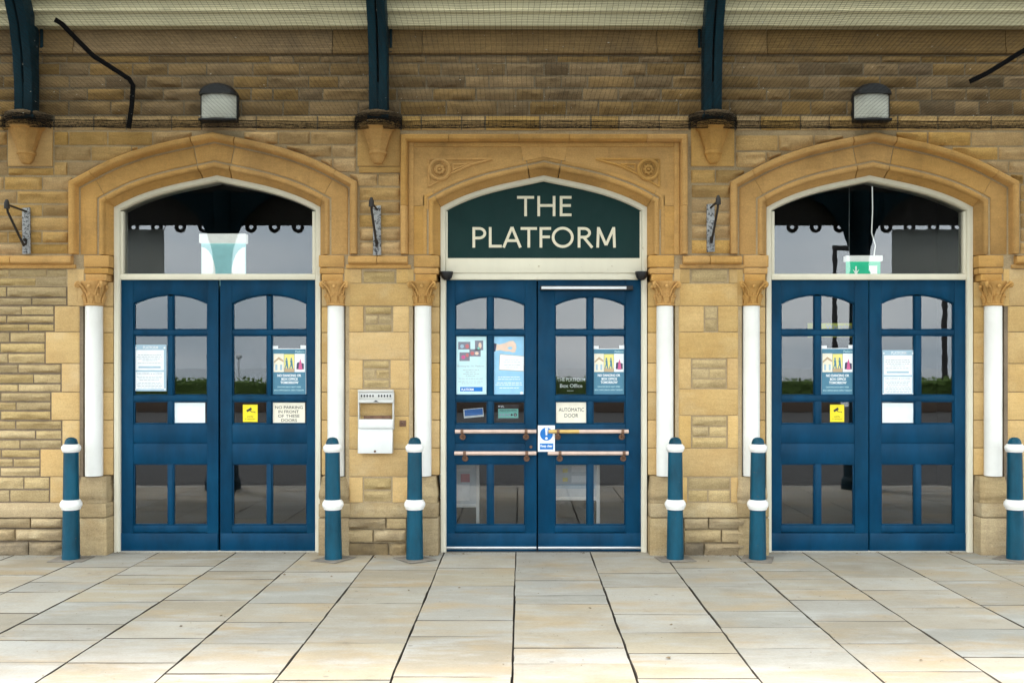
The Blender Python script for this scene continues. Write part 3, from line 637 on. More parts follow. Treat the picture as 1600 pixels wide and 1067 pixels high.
# corbels
for px in (44.5, 591.5, 1113):
    x = PX(px)
    MB().lathe([(0.0, PZ(258)), (0.035, PZ(257)), (0.058, PZ(250)), (0.064, PZ(244)), (0.075, PZ(243)), (0.075, PZ(239)), (0.066, PZ(238)), (0.128, PZ(206)), (0.150, PZ(204)), (0.155, PZ(199)), (0.147, PZ(195)), (0.0, PZ(195))], (x, -0.035, 0), 8, rot=R(22.5), cap=False).build('corbel', 'arch', wall, 0.003)
    MB().lathe([(0.0, PZ(194.8)), (0.13, PZ(194.5)), (0.175, PZ(189)), (0.18, PZ(181)), (0.15, PZ(178)), (0.0, PZ(178))], (x, 0.0, 0), 16, cap=False).build('corbel_cap', 'soot', wall, 0.003)

# ------------------------------------------------------------------ stone archways
PROF = [(0, 0.30), (0, 0.085), (0.045, 0.026), (0.046, 0.010), (0.052, -0.004), (0.064, -0.011), (0.078, -0.008), (0.088, 0.002), (0.094, 0.012), (0.104, 0.014), (0.108, 0.0)]
HOODP = [(0.236, 0.0), (0.246, 0.012), (0.257, 0.006), (0.263, -0.02), (0.27, -0.044), (0.282, -0.056), (0.308, -0.056), (0.321, -0.044), (0.321, 0.03)]
LABELS = ['sandstone arch with pointed hood mould over the doorway nearest the ashtray bin, further from the roadside lamp', '', '']
LABELS = ['sandstone arched surround of the doorway left of the ashtray bin, pointed hood mould above',
          'square topped sandstone surround with carved roundels around the doorway bearing the sign',
          'sandstone arched surround of the rightmost doorway, pointed hood mould above']
def normal_at(p, q): t = (Vector(q) - Vector(p)).normalized(); return (-t.y, t.x)
def shift(pts, c): return [(x + c, z) for x, z in pts]
archways = []
for k, c in enumerate(CX):
    aw = thing('stone_archway', LABELS[k], 'archway', (c, 0.0, 0.0), 'stone surrounds of the three doorways'); archways.append(aw)
    prof = PROF + HOODP if k != 1 else PROF + [(0.135, 0.0), (0.135, 0.03)]
    legprof = prof if k != 1 else PROF + [(0.262, 0.0), (0.262, 0.05)]
    KX = 0.118
    aL = arch_pts(-0.858, -KX, 10); key = arch_pts(-KX, 0, 3) + arch_pts(0, KX, 3)[1:]; aR = [(-x, z) for x, z in reversed(aL)]
    nS = normal_at(aL[0], aL[1]); nE = normal_at(aL[-2], key[1]); nS2 = (-nS[0], nS[1]); nE2 = (-nE[0], nE[1])
    gap = 0.004
    def trim(pts, a, b):
        p = [Vector(q) for q in pts]
        if a: p[0] = p[0] + (p[1] - p[0]).normalized() * gap
        if b: p[-1] = p[-1] + (p[-2] - p[-1]).normalized() * gap
        return [tuple(q) for q in p]
    sweep(shift(trim(aL, True, True), c), prof, None, (nS, nE)).build('voussoir', 'arch', aw, 0.0015, angle=28)
    sweep(shift(trim(aR, True, True), c), prof, None, (nE2, nS2)).build('voussoir', 'arch', aw, 0.0015, angle=28)
    sweep(shift(trim(key, True, True), c), prof, None, (nE, nE2)).build('keystone', 'arch', aw, 0.0015, angle=28)
    # legs: straight jamb with mitre, then a wedge up to the arch joint
    for s in (-1, 1):
        if True:
            pts = [(-0.858, LEGZ + 0.003), (-0.858, ZS)]
            nx = aL[1]; e2 = (pts[1][0] + (nx[0] - pts[1][0]) * 0.004, pts[1][1] + (nx[1] - pts[1][1]) * 0.004)
            mb = sweep(pts + [e2], prof, None, (None, nS))
        if k == 1:
            xa_, xb_ = sorted((c + s * 0.9935, c + s * 1.12)); MB().box(xa_, xb_, 0.0, 0.05, LEGZ + 0.003, ZS - 0.003).build('jamb_stone', 'arch', aw, 0.002)
        mb.v = [(c + (x if s < 0 else -x), y, z) for x, y, z in mb.v]
        mb.build('jamb_stone', 'arch', aw, 0.0015, angle=28)
    if k == 1:
        # spandrel panels, keystone face, square label
        inn = offset_path(full_path, 0.134)[1:-1]
        LZ = PZ(222, -0.0) ; half = 1.12
        def inner_z(x):
            for (xa, za), (xb, zb) in zip(inn, inn[1:]):
                if xa <= x <= xb: return za + (zb - za) * (x - xa) / (xb - xa)
            return ZS
        for s in (-1, 1):
            xs = [1.12, 0.985] + list(np.linspace(0.9849, 0.175, 14))
            tp = [(c + s * x, LZ + 0.02) for x in xs]; bt = [(c + s * x, ZS if x >= 0.985 else max(ZS, inner_z(-x))) for x in xs]
            MB().strip(tp, bt, 0.0, 0.05).build('spandrel_panel', 'arch', aw, 0)
            xa_, xb_ = sorted((c + s * 0.95, c + s * 1.01)); MB().box(xa_, xb_, 0.0025, 0.04, ZS - 0.03, ZS + 0.12).build('joint_fill', 'arch', aw)
            # carved triangle with roundel
            def Q(px, py):
                return (PX(px) if s < 0 else 2 * c - PX(px), PZ(py))
            mb = MB()
            tri = [Q(670, 249), Q(769, 249), Q(735, 258), Q(704, 272), Q(670, 292)]
            for a, b_ in zip(tri, tri[1:] + tri[:1]):
                mb.tube([(a[0], -0.001, a[1]), (b_[0], -0.001, b_[1])], 0.010, 6)
            tri2 = [Q(707, 257), Q(730, 257), Q(708, 266)]
            for a, b_ in zip(tri2, tri2[1:] + tri2[:1]): mb.tube([(a[0], -0.001, a[1]), (b_[0], -0.001, b_[1])], 0.008, 6)
            rc = Q(687, 265.5)
            def ring(r, rad, yy=-0.003, n=24): mb.tube([(rc[0] + r * math.cos(2 * math.pi * i / n), yy, rc[1] + r * math.sin(2 * math.pi * i / n)) for i in range(n + 1)], rad, 6)
            ring(0.080, 0.015, -0.006); ring(0.060, 0.007)
            for i in range(8):
                a = 2 * math.pi * i / 8; q = MB().lathe([(0.0, -0.016), (0.012, -0.011), (0.017, 0.0), (0.012, 0.008), (0, 0.010)], (0, 0, 0), 8, cap=False)
                mb.add([(rc[0] + 0.029 * math.cos(a) + v[0], -0.008 - max(-0.005, v[2]) * 1.6, rc[1] + 0.029 * math.sin(a) + v[1]) for v in q.v], q.f)
            q = MB().lathe([(0.016, 0), (0.013, 0.010), (0.006, 0.015), (0, 0.016)], (0, 0, 0), 10, cap=False)
            mb.add([(rc[0] + v[0], -0.008 - v[2] * 1.5, rc[1] + v[1]) for v in q.v], q.f)
            ring(0.046, 0.005, 0.0)
            mb.build('carved_roundel', 'arch', aw, 0)
        xs = [-0.168, -0.12, -0.06, 0, 0.06, 0.12, 0.168]
        MB().strip([(c + x * 1.18, LZ + 0.02) for x in xs], [(c + x, inner_z(x)) for x in xs], -0.004, 0.05).build('keystone_face', 'arch', aw, 0)
        lab = [(0, 0.03), (0, 0.012), (0.006, -0.02), (0.012, -0.044), (0.022, -0.056), (0.05, -0.056), (0.06, -0.044), (0.06, 0.03)]
        zt = PZ(222, -0.05) + 0.006
        pathL = [(-1.115, LEGZ + 0.0), (-1.115, zt)]
        jx = [-1.115, PX(702) - c, -0.205, 0.205, PX(1010) - c, 1.115]
        for i in range(5):
            a, b_ = jx[i], jx[i + 1]
            if i == 0: pts = [(-1.115, PZ(322)), (-1.115, zt), (b_ - 0.002, zt)]
            elif i == 4: pts = [(a + 0.002, zt), (1.115, zt), (1.115, PZ(322))]
            else: pts = [(a + 0.002, zt), (b_ - 0.002, zt)]
            pr = lab if i != 2 else [(d, y - 0.006 if y < 0.02 else y) for d, y in lab]
            sweep(shift(pts, c), pr).build('label_mould', 'arch', aw, 0.0015, angle=28)
        for s in (-1, 1):
            mb = sweep([(-1.115, LEGZ + 0.002), (-1.115, PZ(322) - 0.003)], lab); mb.v = [(c + (x if s < 0 else -x), y, z) for x, y, z in mb.v]
            mb.build('label_mould', 'arch', aw, 0.0015, angle=28)
            x0, x1 = sorted((c + s * 1.113, c + s * 1.07))
            MB().box(x0, x1, -0.009, 0.04, LEGZ, zt - 0.001).build('label_fillet', 'arch', aw, 0.004)
        MB().box(c - 1.069, c + 1.069, -0.009, 0.04, zt - 0.035, zt - 0.001).build('label_fillet', 'arch', aw, 0.004)
    # imposts, capitals, shafts, bases on both sides
    for s in (-1, 1):
        def bxs(x0, x1, y0, y1, z0, z1, nm, mat, bev=0.006):
            a, b_ = sorted((c + s * x0, c + s * x1)); return MB().box(a, b_, y0, y1, z0, z1).build(nm, mat, aw, bev)
        bxs(0.862, 1.07, -0.008, 0.30, PZ(417.5), PZ(399), 'impost_block', 'arch', 0.006)
        bxs(0.868, 1.068, -0.004, 0.30, PZ(428), PZ(418.5), 'abacus', 'arch', 0.008)
        bxs(0.885, 1.058, 0.0, 0.30, PZ(439), PZ(428.5), 'abacus', 'arch', 0.004)
        bxs(1.072, 1.135, 0.0, 0.1, PZ(478), PZ(420.5), 'jamb_stone', 'pier', 0.004)
        zs = [478, 519, 567, 613, 657, 701, 744]
        bxs(0.866, 1.085, 0.088, 0.30, PZ(477.5), PZ(439.5), 'jamb_stone', 'pier', 0.004)
        for a, b_ in zip(zs, zs[1:]): bxs(0.866, 1.085, 0.088, 0.30, PZ(b_) + 0.002, PZ(a) - 0.002, 'jamb_stone', 'pier', 0.004)
        xc, yc = c + s * 0.998, 0.027
        # capital: flared bell, corner volutes, stalks and leaves
        z0, z1 = PZ(478), PZ(440)
        hgt = z1 - z0; mb = MB()
        mb.lathe([(0.07, z0), (0.080, z0 + 0.004), (0.083, z0 + 0.010), (0.078, z0 + 0.016), (0.068, z0 + 0.02), (0.068, z0 + 0.07), (0.074, z0 + 0.12), (0.09, z0 + 0.165), (0.105, z0 + hgt - 0.012), (0.105, z1), (0, z1)], (xc, yc, 0), 20, cap=False)
        for q in range(4):
            an = R(45 + 90 * q); dx, dy = math.cos(an), math.sin(an)
            for off in (-0.32, 0.32):
                a2 = an + off; px_, py_ = math.cos(a2), math.sin(a2)
                pts = []
                for i in range(9):
                    u = i / 8; rr = 0.070 + 0.072 * u ** 2.4; mixu = u ** 1.5
                    ex, ey = px_ * (1 - mixu) + dx * mixu, py_ * (1 - mixu) + dy * mixu
                    pts.append((xc + rr * ex, yc + rr * ey, z0 + 0.06 + (hgt - 0.075) * u))
                mb.tube(pts, [0.006 + 0.005 * i / 8 for i in range(9)], 6)
            # volute curl at the corner
            pts = []
            for i in range(15):
                a3 = R(110 - 40 * i); rr = 0.026 * (1 - i / 18)
                rad = 0.132 + rr * math.cos(a3); pts.append((xc + rad * dx, yc + rad * dy, z1 - 0.032 + rr * math.sin(a3)))
            mb.tube(pts, 0.0095, 6)
        for q in range(8):
            an = R(45 * q); dx, dy = math.cos(an), math.sin(an); tx, ty = -dy, dx
            # leaf: lobed pad with a drooping tip
            for lob in (-1, 0, 1):
                base = 0.07; pts = []
                for i in range(6):
                    u = i / 5; rr = 0.071 + 0.024 * u ** 2; zz = z0 + 0.02 + (0.10 if lob == 0 else 0.078) * (u - 0.28 * max(0, u - 0.75) * 4)
                    sp = lob * 0.019 * (0.5 + 0.5 * u)
                    pts.append((xc + rr * dx + sp * tx, yc + rr * dy + sp * ty, zz))
                mb.tube(pts, [0.007, 0.010, 0.011, 0.011, 0.010, 0.007], 6)
        for q in range(4):
            an = R(90 * q); dx, dy = math.cos(an), math.sin(an)
            q2 = MB().lathe([(0, -0.02), (0.012, -0.012), (0.016, 0), (0.012, 0.012), (0, 0.018)], (xc + 0.105 * dx, yc + 0.105 * dy, z1 - 0.045), 8, cap=False); mb.add(q2.v, q2.f)
        mb.build('capital', 'arch', aw, 0, angle=60)
        MB().lathe([(0.069, PZ(743.5)), (0.07, PZ(743) + 0.01), (0.070, PZ(560)), (0.069, PZ(478) - 0.001)], (xc, yc, 0), 28).build('column_shaft', 'white', aw)
        # bell-shaped base in weathered stone, and its corner block
        mb = MB()
        a, b_ = sorted((c + s * 0.862, c + s * 1.125))
        pr = [(0.0, 0.0), (0.004, -0.02), (0.012, -0.06), (0.022, -0.09), (0.036, -0.115), (0.044, -0.14), (0.042, -0.165), (0.03, -0.185), (0.03, -0.212)]
        zb = PZ(744.8); m = len(pr); vs = []; fs = []
        for o, dz in pr:
            aa, bb = (a + 0.02 - o * 0.4, b_ - 0.03 + o * 0.4); yf = -0.012 - o
            cxo = 0.03
            vs += [(aa, 0.3, zb + dz), (aa, yf + cxo, zb + dz), (aa + cxo, yf, zb + dz), (bb - cxo, yf, zb + dz), (bb, yf + cxo, zb + dz), (bb, 0.3, zb + dz)]
        for i in range(m - 1):
            for j in range(5): fs.append((i * 6 + j, i * 6 + j + 1, (i + 1) * 6 + j + 1, (i + 1) * 6 + j))
        fs.append((5, 4, 3, 2, 1, 0))
        mb.add(vs, fs).build('column_base', 'plinth', aw, 0.003)
        bxs(0.868, 1.128, -0.05, 0.30, PZ(807), zb - 0.213, 'base_block', 'plinth', 0.012)
        bxs(0.865, 1.118, -0.044, 0.30, -0.03, PZ(807) - 0.004, 'base_block', 'plinth', 0.012)

# ------------------------------------------------------------------ doors
DY = 0.12            # face of the door leaves
def dx(px): return PX(px, DY)
def dz(py): return PZ(py, DY)
ROWS = [(460.0, 515.5), (523.5, 618.0), (626.5, 662.5), (724.5, 820.5)]
def door_leaf(dd, x0, x1, cols, hinge_side, apex=460.5, spring=474.5, name='door_leaf'):
    p0, p1, p2, p3 = [dx(v) for v in cols]; X0, X1 = dx(x0), dx(x1); zt, zb = dz(437.5), dz(860.5); yb = DY + 0.045
    mb = MB()
    mb.box(X0, p0, DY, yb, zb, zt); mb.box(p3, X1, DY, yb, zb, zt)
    n = 16; mid = (p0 + p3) / 2; hw = (p3 - p0) / 2; rise = dz(apex) - dz(spring)
    Rr = (hw * hw + rise * rise) / (2 * rise)
    def az(x): return dz(spring) - (Rr - rise) + math.sqrt(Rr * Rr - (x - mid) ** 2)
    xs = list(np.linspace(p0, p3, n + 1))
    mb.strip([(x, zt) for x in xs], [(x, az(x)) for x in xs], DY + 0.001, yb)
    yr = DY + 0.003
    for a, b_ in ((515.5, 523.5), (618, 626.5)): mb.box(p0, p3, yr, yb, dz(b_), dz(a))
    mb.box(p0, p3, yr, yb, dz(691.5), dz(662.5)); mb.box(p0, p3, yr, yb, dz(724.5), dz(693))
    mb.box(p0, p3, yr + 0.008, yb, dz(694), dz(690))
    mb.box(p0, p3, yr - 0.001, yb, dz(831.5), dz(820.5))
    for a, b_ in ((462.5, 515.5), (523.5, 618), (626.5, 662.5), (724.5, 820.5)): mb.box(p1, p2, yr + 0.001, yb, dz(b_), dz(a))
    leaf = mb.build(name, 'blue', dd, 0.003)
    kick = MB().box(X0 + 0.004, X1 - 0.004, DY - 0.006, DY + 0.04, zb, dz(832.5)).build('kick_board', 'blue', leaf, 0.003)
    # glazing beads and panes
    for ri, (a, b_) in enumerate(ROWS):
        for (xa, xb) in ((p0, p1), (p2, p3)):
            bd = MB(); w_, f_ = 0.010, DY + 0.013
            z0, z1 = dz(b_), dz(a)
            if ri == 0: 
                xs = list(np.linspace(xa, xb, 9)); poly = [(xa, z0), (xb, z0)] + [(x, az(x)) for x in reversed(xs)]
                inn = [(x, az(x) - w_) for x in xs]
                bd.strip([(x, az(x)) for x in xs], inn, f_, yb); ztop = min(az(xa), az(xb)) - w_
                bd.box(xa, xa + w_, f_ + 0.001, yb, z0, az(xa) - w_ * 0.9); bd.box(xb - w_, xb, f_ + 0.001, yb, z0, az(xb) - w_ * 0.9)
                bd.box(xa + w_, xb - w_, f_, yb, z0, z0 + w_)
            else:
                poly = [(xa, z0), (xb, z0), (xb, z1), (xa, z1)]
                bd.box(xa, xa + w_, f_, yb, z0, z1); bd.box(xb - w_, xb, f_, yb, z0, z1)
                bd.box(xa + w_, xb - w_, f_, yb, z0, z0 + w_); bd.box(xa + w_, xb - w_, f_, yb, z1 - w_, z1)
            bd.build('glazing_bead', 'blue', leaf, 0.002)
            MB().prism([(x, z) for x, z in poly], DY + 0.025, DY + 0.029).build('glass_pane', 'glass', leaf, 0, False)
    hx = X0 - 0.004 if hinge_side < 0 else X1 + 0.004
    for py in (483, 524, 640, 826):
        hb = MB().lathe([(0.0075, 0), (0.0075, 0.095)], (hx, DY - 0.008, dz(py) - 0.045), 10)
        for q in range(3): hb.lathe([(0.009, 0), (0.009, 0.02)], (hx, DY - 0.008, dz(py) - 0.04 + q * 0.032), 10)
        hb.build('hinge', 'hinge', leaf)
    return leaf
FD = [((186, 341), (208, 262.5, 269.5, 324)), ((344, 498), (362.5, 417.5, 423.5, 479.5)),
      ((696.5, 838.5), (711, 762, 770, 820.5)), ((840.5, 1003), (867, 918, 926, 977.5)),
      ((1201, 1357), (1220.5, 1274, 1282.5, 1335.5)), ((1358.5, 1512), (1377, 1430.5, 1439, 1491.5))]
DL = ['blue glazed double door with CCTV and no parking signs, left of the ashtray bin', 'blue glazed double door with copper push rails under the dark green sign',
      'blue glazed double door under the green exit sign, at the right']
doors = []; leaves = []
for k, c in enumerate(CX):
    dd = thing('double_door', DL[k], 'door', (c, DY, 0.0), 'blue double doors'); doors.append(dd)
    for j in (0, 1):
        (a, b_), cols = FD[2 * k + j]
        leaves.append(door_leaf(dd, a, b_, cols, -1 if j == 0 else 1, 463 if k == 1 else 460, 476 if k == 1 else 474))
    # frame following the arch
    sweep(shift([(-0.857, 0.0)] + full_path[1:-1] + [(0.857, 0.0)], c), [(0, 0.082), (0, 0.24), (-0.046, 0.24), (-0.046, 0.10), (-0.036, 0.082)]).build('door_frame', 'cream', dd, 0.002, angle=25)
    zt0, zt1 = PZ(437.2, 0.1), PZ(428 if k != 1 else 427, 0.1)
    MB().box(c - 0.811, c + 0.811, 0.096, 0.22, zt0, zt1).build('transom', 'cream', dd, 0.003)
    if k == 1: MB().box(c - 0.811, c + 0.811, 0.088, 0.21, zt1 + 0.001, PZ(403.5, 0.09)).build('transom_board', 'cream', dd, 0.003)
    inner = offset_path(full_path, -0.05)[1:-1]
    if k != 1:
        zl = [p for p in inner]
        for s in (-1, 1):
            x0, x1 = sorted((c + s * 0.811, c + s * 0.786)); MB().box(x0, x1, 0.10, 0.2, zt1 + 0.001, inner[0][1] - 0.002).build('fanlight_bead', 'cream', dd, 0.003)
        poly = [(c - 0.805, zt1 - 0.01)] + [(c + x, z + 0.012) for x, z in inner] + [(c + 0.805, zt1 - 0.01)]
        # clip the corners inside the frame
        MB().strip([(p[0], p[1]) for p in [(c + x, z + 0.012) for x, z in inner]], [(c + x, zt1 - 0.01) for x, z in inner], 0.140, 0.145).build('fanlight_pane', 'glass', dd, 0, False)
    # threshold
    MB().box(c - 0.81, c + 0.81, 0.10, 0.24, -0.03, 0.008).build('threshold', 'kerb' if k != 1 else 'black', dd, 0.003)
# fittings of the centre door
dc = doors[1]
for j, (a, b_) in enumerate(((697, 838), (841, 1002))):
    MB().box(dx(a), dx(b_), DY - 0.012, DY - 0.0062, dz(857), dz(853.5)).build('seal_strip', 'steel', leaves[2 + j], 0.001)
yR = DY - 0.075
for (x0, x1, py, lf, br, split) in ((711, 838, 674, 2, (722, 822), None), (857, 982, 674, 3, (872, 973), 905), (710, 838, 708, 2, (726, 823), None), (856, 982, 708, 3, (875, 975), None)):
    def rx(p): return PX(p, yR)
    z = PZ(py, yR)
    if split:
        MB().tube([(rx(x0), yR, z), (rx(split), yR, z)], 0.0165, 14).build('push_rail', 'brass', leaves[lf]); MB().tube([(rx(split), yR, z), (rx(x1), yR, z)], 0.0163, 14).build('push_rail', 'copper', leaves[lf])
    else: MB().tube([(rx(x0), yR, z), (rx(x1), yR, z)], 0.0165, 14).build('push_rail', 'copper', leaves[lf])
    for q in br:
        bq = MB(); x = rx(q)
        bq.tube([(x, yR, z - 0.002), (x, yR - 0.0, z - 0.025), (x, yR + 0.02, z - 0.045), (x, DY + 0.001, z - 0.05)], 0.008, 8)
        bq.tube([(x - 0.012, yR, z), (x + 0.012, yR, z)], 0.0195, 14)
        r_ = MB().lathe([(0.0, 0), (0.02, 0.0), (0.026, 0.008), (0.026, 0.01), (0, 0.01)], (0, 0, 0), 14, cap=False)
        bq.add([(x + v[0], DY - 0.0005 - 0.01 + v[2], z - 0.05 + v[1]) for v in r_.v], r_.f)
        bq.build('rail_bracket', 'rust', leaves[lf])
kx, kz = dx(829.5), dz(698)
r_ = MB().lathe([(0.012, 0), (0.012, 0.006), (0.004, 0.006), (0.004, 0.002), (0, 0.002)], (0, 0, 0), 14, cap=False)
MB().add([(kx + v[0], DY - v[2], kz + v[1]) for v in r_.v], r_.f).build('keyhole', 'rust', leaves[2])
MB().box(PX(844, 0.08), PX(989, 0.08), 0.065, 0.119, PZ(453.5, 0.08), PZ(446.5, 0.08)).build('closer_rail', 'black', leaves[3], 0.004)
MB().box(PX(846, 0.06), PX(979, 0.06), 0.056, 0.0645, PZ(452.3, 0.06), PZ(447.5, 0.06)).build('closer_cover', 'steel', leaves[3], 0.003)

# ------------------------------------------------------------------ sign above the centre door
sg = thing('name_sign', 'dark green arched sign reading THE PLATFORM in cream capitals', 'sign', (CX[1], 0.12, PZ(403.5, 0.09)))
inner = offset_path(full_path, -0.047)[1:-1]
c = CX[1]; zs0 = PZ(403.5, 0.09) + 0.002
MB().strip([(c + x, z) for x, z in inner], [(c + x, zs0) for x, z in inner], 0.112, 0.16).build('sign_board', 'sign_green', sg, 0)
for s in (-1, 1):
    x0, x1 = sorted((c + s * 0.811, c + s * 0.800)); MB().box(x0, x1, 0.104, 0.1119, zs0, inner[0][1] - 0.004).build('sign_edging', 'cream', sg)
def arc(cx, cz, rx, rz, a0, a1, n=14): return [(cx + rx * math.cos(R(a0 + (a1 - a0) * i / n)), cz + rz * math.sin(R(a0 + (a1 - a0) * i / n))) for i in range(n + 1)]
S = 0.135; h_ = S / 2
def LET(ch):
    """strokes of a humanist capital in a unit box: (width, [polylines])"""
    return {'T': (0.80, [[(0, 1 - h_), (0.80, 1 - h_)], [(0.40, 0), (0.40, 1 - h_)]]),
            'H': (0.86, [[(h_, 0), (h_, 1)], [(0.86 - h_, 0), (0.86 - h_, 1)], [(h_, 0.53), (0.86 - h_, 0.53)]]),
            'E': (0.55, [[(h_, 0), (h_, 1)], [(h_, h_), (0.55, h_)], [(h_, 0.53), (0.52, 0.53)], [(h_, 1 - h_), (0.55, 1 - h_)]]),
            'P': (0.64, [[(h_, 0), (h_, 1)], [(h_, 1 - h_), (0.30, 1 - h_)] + arc(0.30, 0.70, 0.27, 0.2325, 90, -90)[1:] + [(h_, 0.4675)]]),
            'L': (0.56, [[(h_, 0), (h_, 1)], [(h_, h_), (0.56, h_)]]),
            'A': (0.92, [[(0.055, 0), (0.46, 1)], [(0.865, 0), (0.46, 1)], [(0.19, 0.34), (0.73, 0.34)]]),
            'F': (0.55, [[(h_, 0), (h_, 1)], [(h_, 0.52), (0.50, 0.52)], [(h_, 1 - h_), (0.55, 1 - h_)]]),
            'O': (1.06, [arc(0.53, 0.5, 0.53 - h_, 0.5 - h_ + 0.015, 0, 360, 36)]),
            'R': (0.72, [[(h_, 0), (h_, 1)], [(h_, 1 - h_), (0.29, 1 - h_)] + arc(0.29, 0.72, 0.25, 0.2125, 90, -90)[1:] + [(h_, 0.5075)], [(0.28, 0.50), (0.66, 0.0)]]),
            'M': (1.02, [[(0.09, 0), (0.13, 1)], [(0.93, 0), (0.89, 1)], [(0.13, 0.97), (0.51, 0.12)], [(0.89, 0.97), (0.51, 0.12)]])}[ch]
def letter(ch, px0, px1, py0, py1):
    wd, lines = LET(ch); y = 0.1095; X0, X1 = PX(px0, y), PX(px1, y); Z0, Z1 = PZ(py1, y), PZ(py0, y)
    sx, sz = (X1 - X0) / wd, (Z1 - Z0); mb = MB()
    for li, L in enumerate(lines):
        a = offset_path([(p[0] * sx, p[1] * sz) for p in L], h_ * sz * 0.98); b_ = offset_path([(p[0] * sx, p[1] * sz) for p in L], -h_ * sz * 0.98)
        if ch == 'O': a[-1] = a[0]; b_[-1] = b_[0]
        o = 0.0003 * li; n = len(L)
        vs = [(X0 + p[0], y - o, Z0 + p[1]) for p in a] + [(X0 + p[0], y - o, Z0 + p[1]) for p in b_] + [(X0 + p[0], 0.1125, Z0 + p[1]) for p in a] + [(X0 + p[0], 0.1125, Z0 + p[1]) for p in b_]
        fs = []
        for i in range(n - 1): fs += [(i, i + 1, n + i + 1, n + i), (i, 2 * n + i, 2 * n + i + 1, i + 1), (n + i + 1, 3 * n + i + 1, 3 * n + i, n + i)]
        fs += [(0, n, 3 * n, 2 * n), (n - 1, 3 * n - 1, 4 * n - 1, 2 * n - 1)]
        mb.add(vs, fs)
    mb.build('letter', 'letter', sg, 0, False)
for ch, a, b_ in (('T', 808, 834.5), ('H', 839.5, 868), ('E', 874.5, 893)): letter(ch, a, b_, 306.5, 338)
for ch, a, b_ in (('P', 738, 760), ('L', 763.5, 784), ('A', 785, 815), ('T', 813.5, 839), ('F', 843, 861), ('O', 862, 896.5), ('R', 902.5, 927.5), ('M', 931, 963)): letter(ch, a, b_, 355, 387)

# ------------------------------------------------------------------ notices on the glass
NY = DY + 0.0315      # just behind the glass
NO = DY + 0.0232      # stuck to the outside of the glass
def sheet(name, label, cat, px0, py0, px1, py1, mat, y=NY, group=None, tilt=0.0, thick=0.0012):
    x0, x1, z0, z1 = PX(px0, y), PX(px1, y), PZ(py1, y), PZ(py0, y)
    o = thing(name, label, cat, ((x0 + x1) / 2, y, z0), group)
    MB().box(x0, x1, y, y + thick, z0, z1).build('sheet', mat, o, 0, False)
    if tilt: o.rotation_euler.y = tilt
    o['y'] = y; return o
def pbox(o, px0, py0, px1, py1, mat, name='print', lift=0.0004):
    y = o['y']; return MB().box(PX(px0, y), PX(px1, y), y - lift, y - lift + 0.0003, PZ(py1, y), PZ(py0, y)).build(name, mat, o, 0, False)
def plines(o, px0, px1, rows_, mat='grey_ink', th=0.9, lift=0.0008, name='text_lines'):
    y = o['y']; mb = MB(); rr = random.Random(int(px0))
    for (py, fr) in rows_:
        mid = (px0 + px1) / 2; hw = (px1 - px0) / 2 * fr; x = mid - hw
        while x < mid + hw - 1:
            wl = min(rr.uniform(2.0, 6.0), mid + hw - x); mb.box(PX(x, y), PX(x + wl, y), y - lift, y - lift + 0.0003, PZ(py + th / 2, y), PZ(py - th / 2, y)); x += wl + 0.9
    return mb.build(name, mat, o, 0, False, kind='stuff')
def ptext(o, body, px0, px1, py0, py1, mat='ink', bold=0.0, lift=0.0009, name='lettering'):
    y = o['y']; return text_mesh(body, PX(px0, y), PX(px1, y), PZ(py1, y), PZ(py0, y), y - lift, name, mat, o, bold)
def pellipse(o, px, py, rx_, ry_, mat, name='print', lift=0.0007, n=20):
    y = o['y']; s_ = (CY + y) / F
    return MB().prism([(PX(px, y) + rx_ * s_ * math.cos(2 * math.pi * i / n), PZ(py, y) + ry_ * s_ * math.sin(2 * math.pi * i / n)) for i in range(n)], y - lift, y - lift + 0.0003).build(name, mat, o, 0, False)
def ppoly(o, pts, mat, name='print', lift=0.0007):
    y = o['y']; return MB().prism([(PX(a, y), PZ(b_, y)) for a, b_ in pts], y - lift, y - lift + 0.0003).build(name, mat, o, 0, False)
def hours_notice(x0, x1, y0, y1, label):
    o = sheet('notice', label, 'notice', x0, y0, x1, y1, 'poster_pale', NO, group='two part notices on the doors')
    w_ = x1 - x0; h2 = y1 - y0
    ptext(o, 'PLATFORM', x0 + w_ * 0.28, x0 + w_ * 0.74, y0 + 2.2, y0 + 6.5, 'white_ink', 0.02)
    pbox(o, x0 + 2.5, y0 + h2 * 0.115, x1 - 4, y0 + h2 * 0.55, 'paper', 'upper_sheet'); pbox(o, x0 + 2.5, y0 + h2 * 0.585, x1 - 4, y0 + h2 * 0.955, 'paper', 'lower_sheet')
    plines(o, x0 + 5, x1 - 7, [(y0 + h2 * f, w2) for f, w2 in ((0.22, 0.95), (0.26, 1), (0.30, 0.9), (0.34, 0.6), (0.40, 0.95))])
    pbox(o, x0 + 7, y0 + h2 * 0.465, x1 - 9, y0 + h2 * 0.505, 'poster_pale', 'print', 0.0008)
    ptext(o, 'DELIVERIES & ACCESS', x0 + 5, x1 - 7, y0 + h2 * 0.605, y0 + h2 * 0.645, 'grey_ink', 0.01)
    plines(o, x0 + 4.5, x1 - 6, [(y0 + h2 * f, w2) for f, w2 in ((0.69, 1), (0.725, 0.9), (0.76, 0.8), (0.82, 0.9), (0.855, 1), (0.89, 0.98), (0.925, 0.9))])
    for (a, b_) in ((x0 + 2.5, y0 + 5), (x1 - 3, y0 + 5), (x0 + 1.8, y1 - 2.5), (x1 - 2.2, y1 - 3)): pellipse(o, a, b_, 1.5, 1.5, 'white_ink', 'pin')
hours_notice(209.5, 260, 538.5, 611, 'pale two part notice behind the door glass, left of the blank card door')
hours_notice(1378.5, 1429, 547, 618, 'pale two part notice directly above a blank white card')
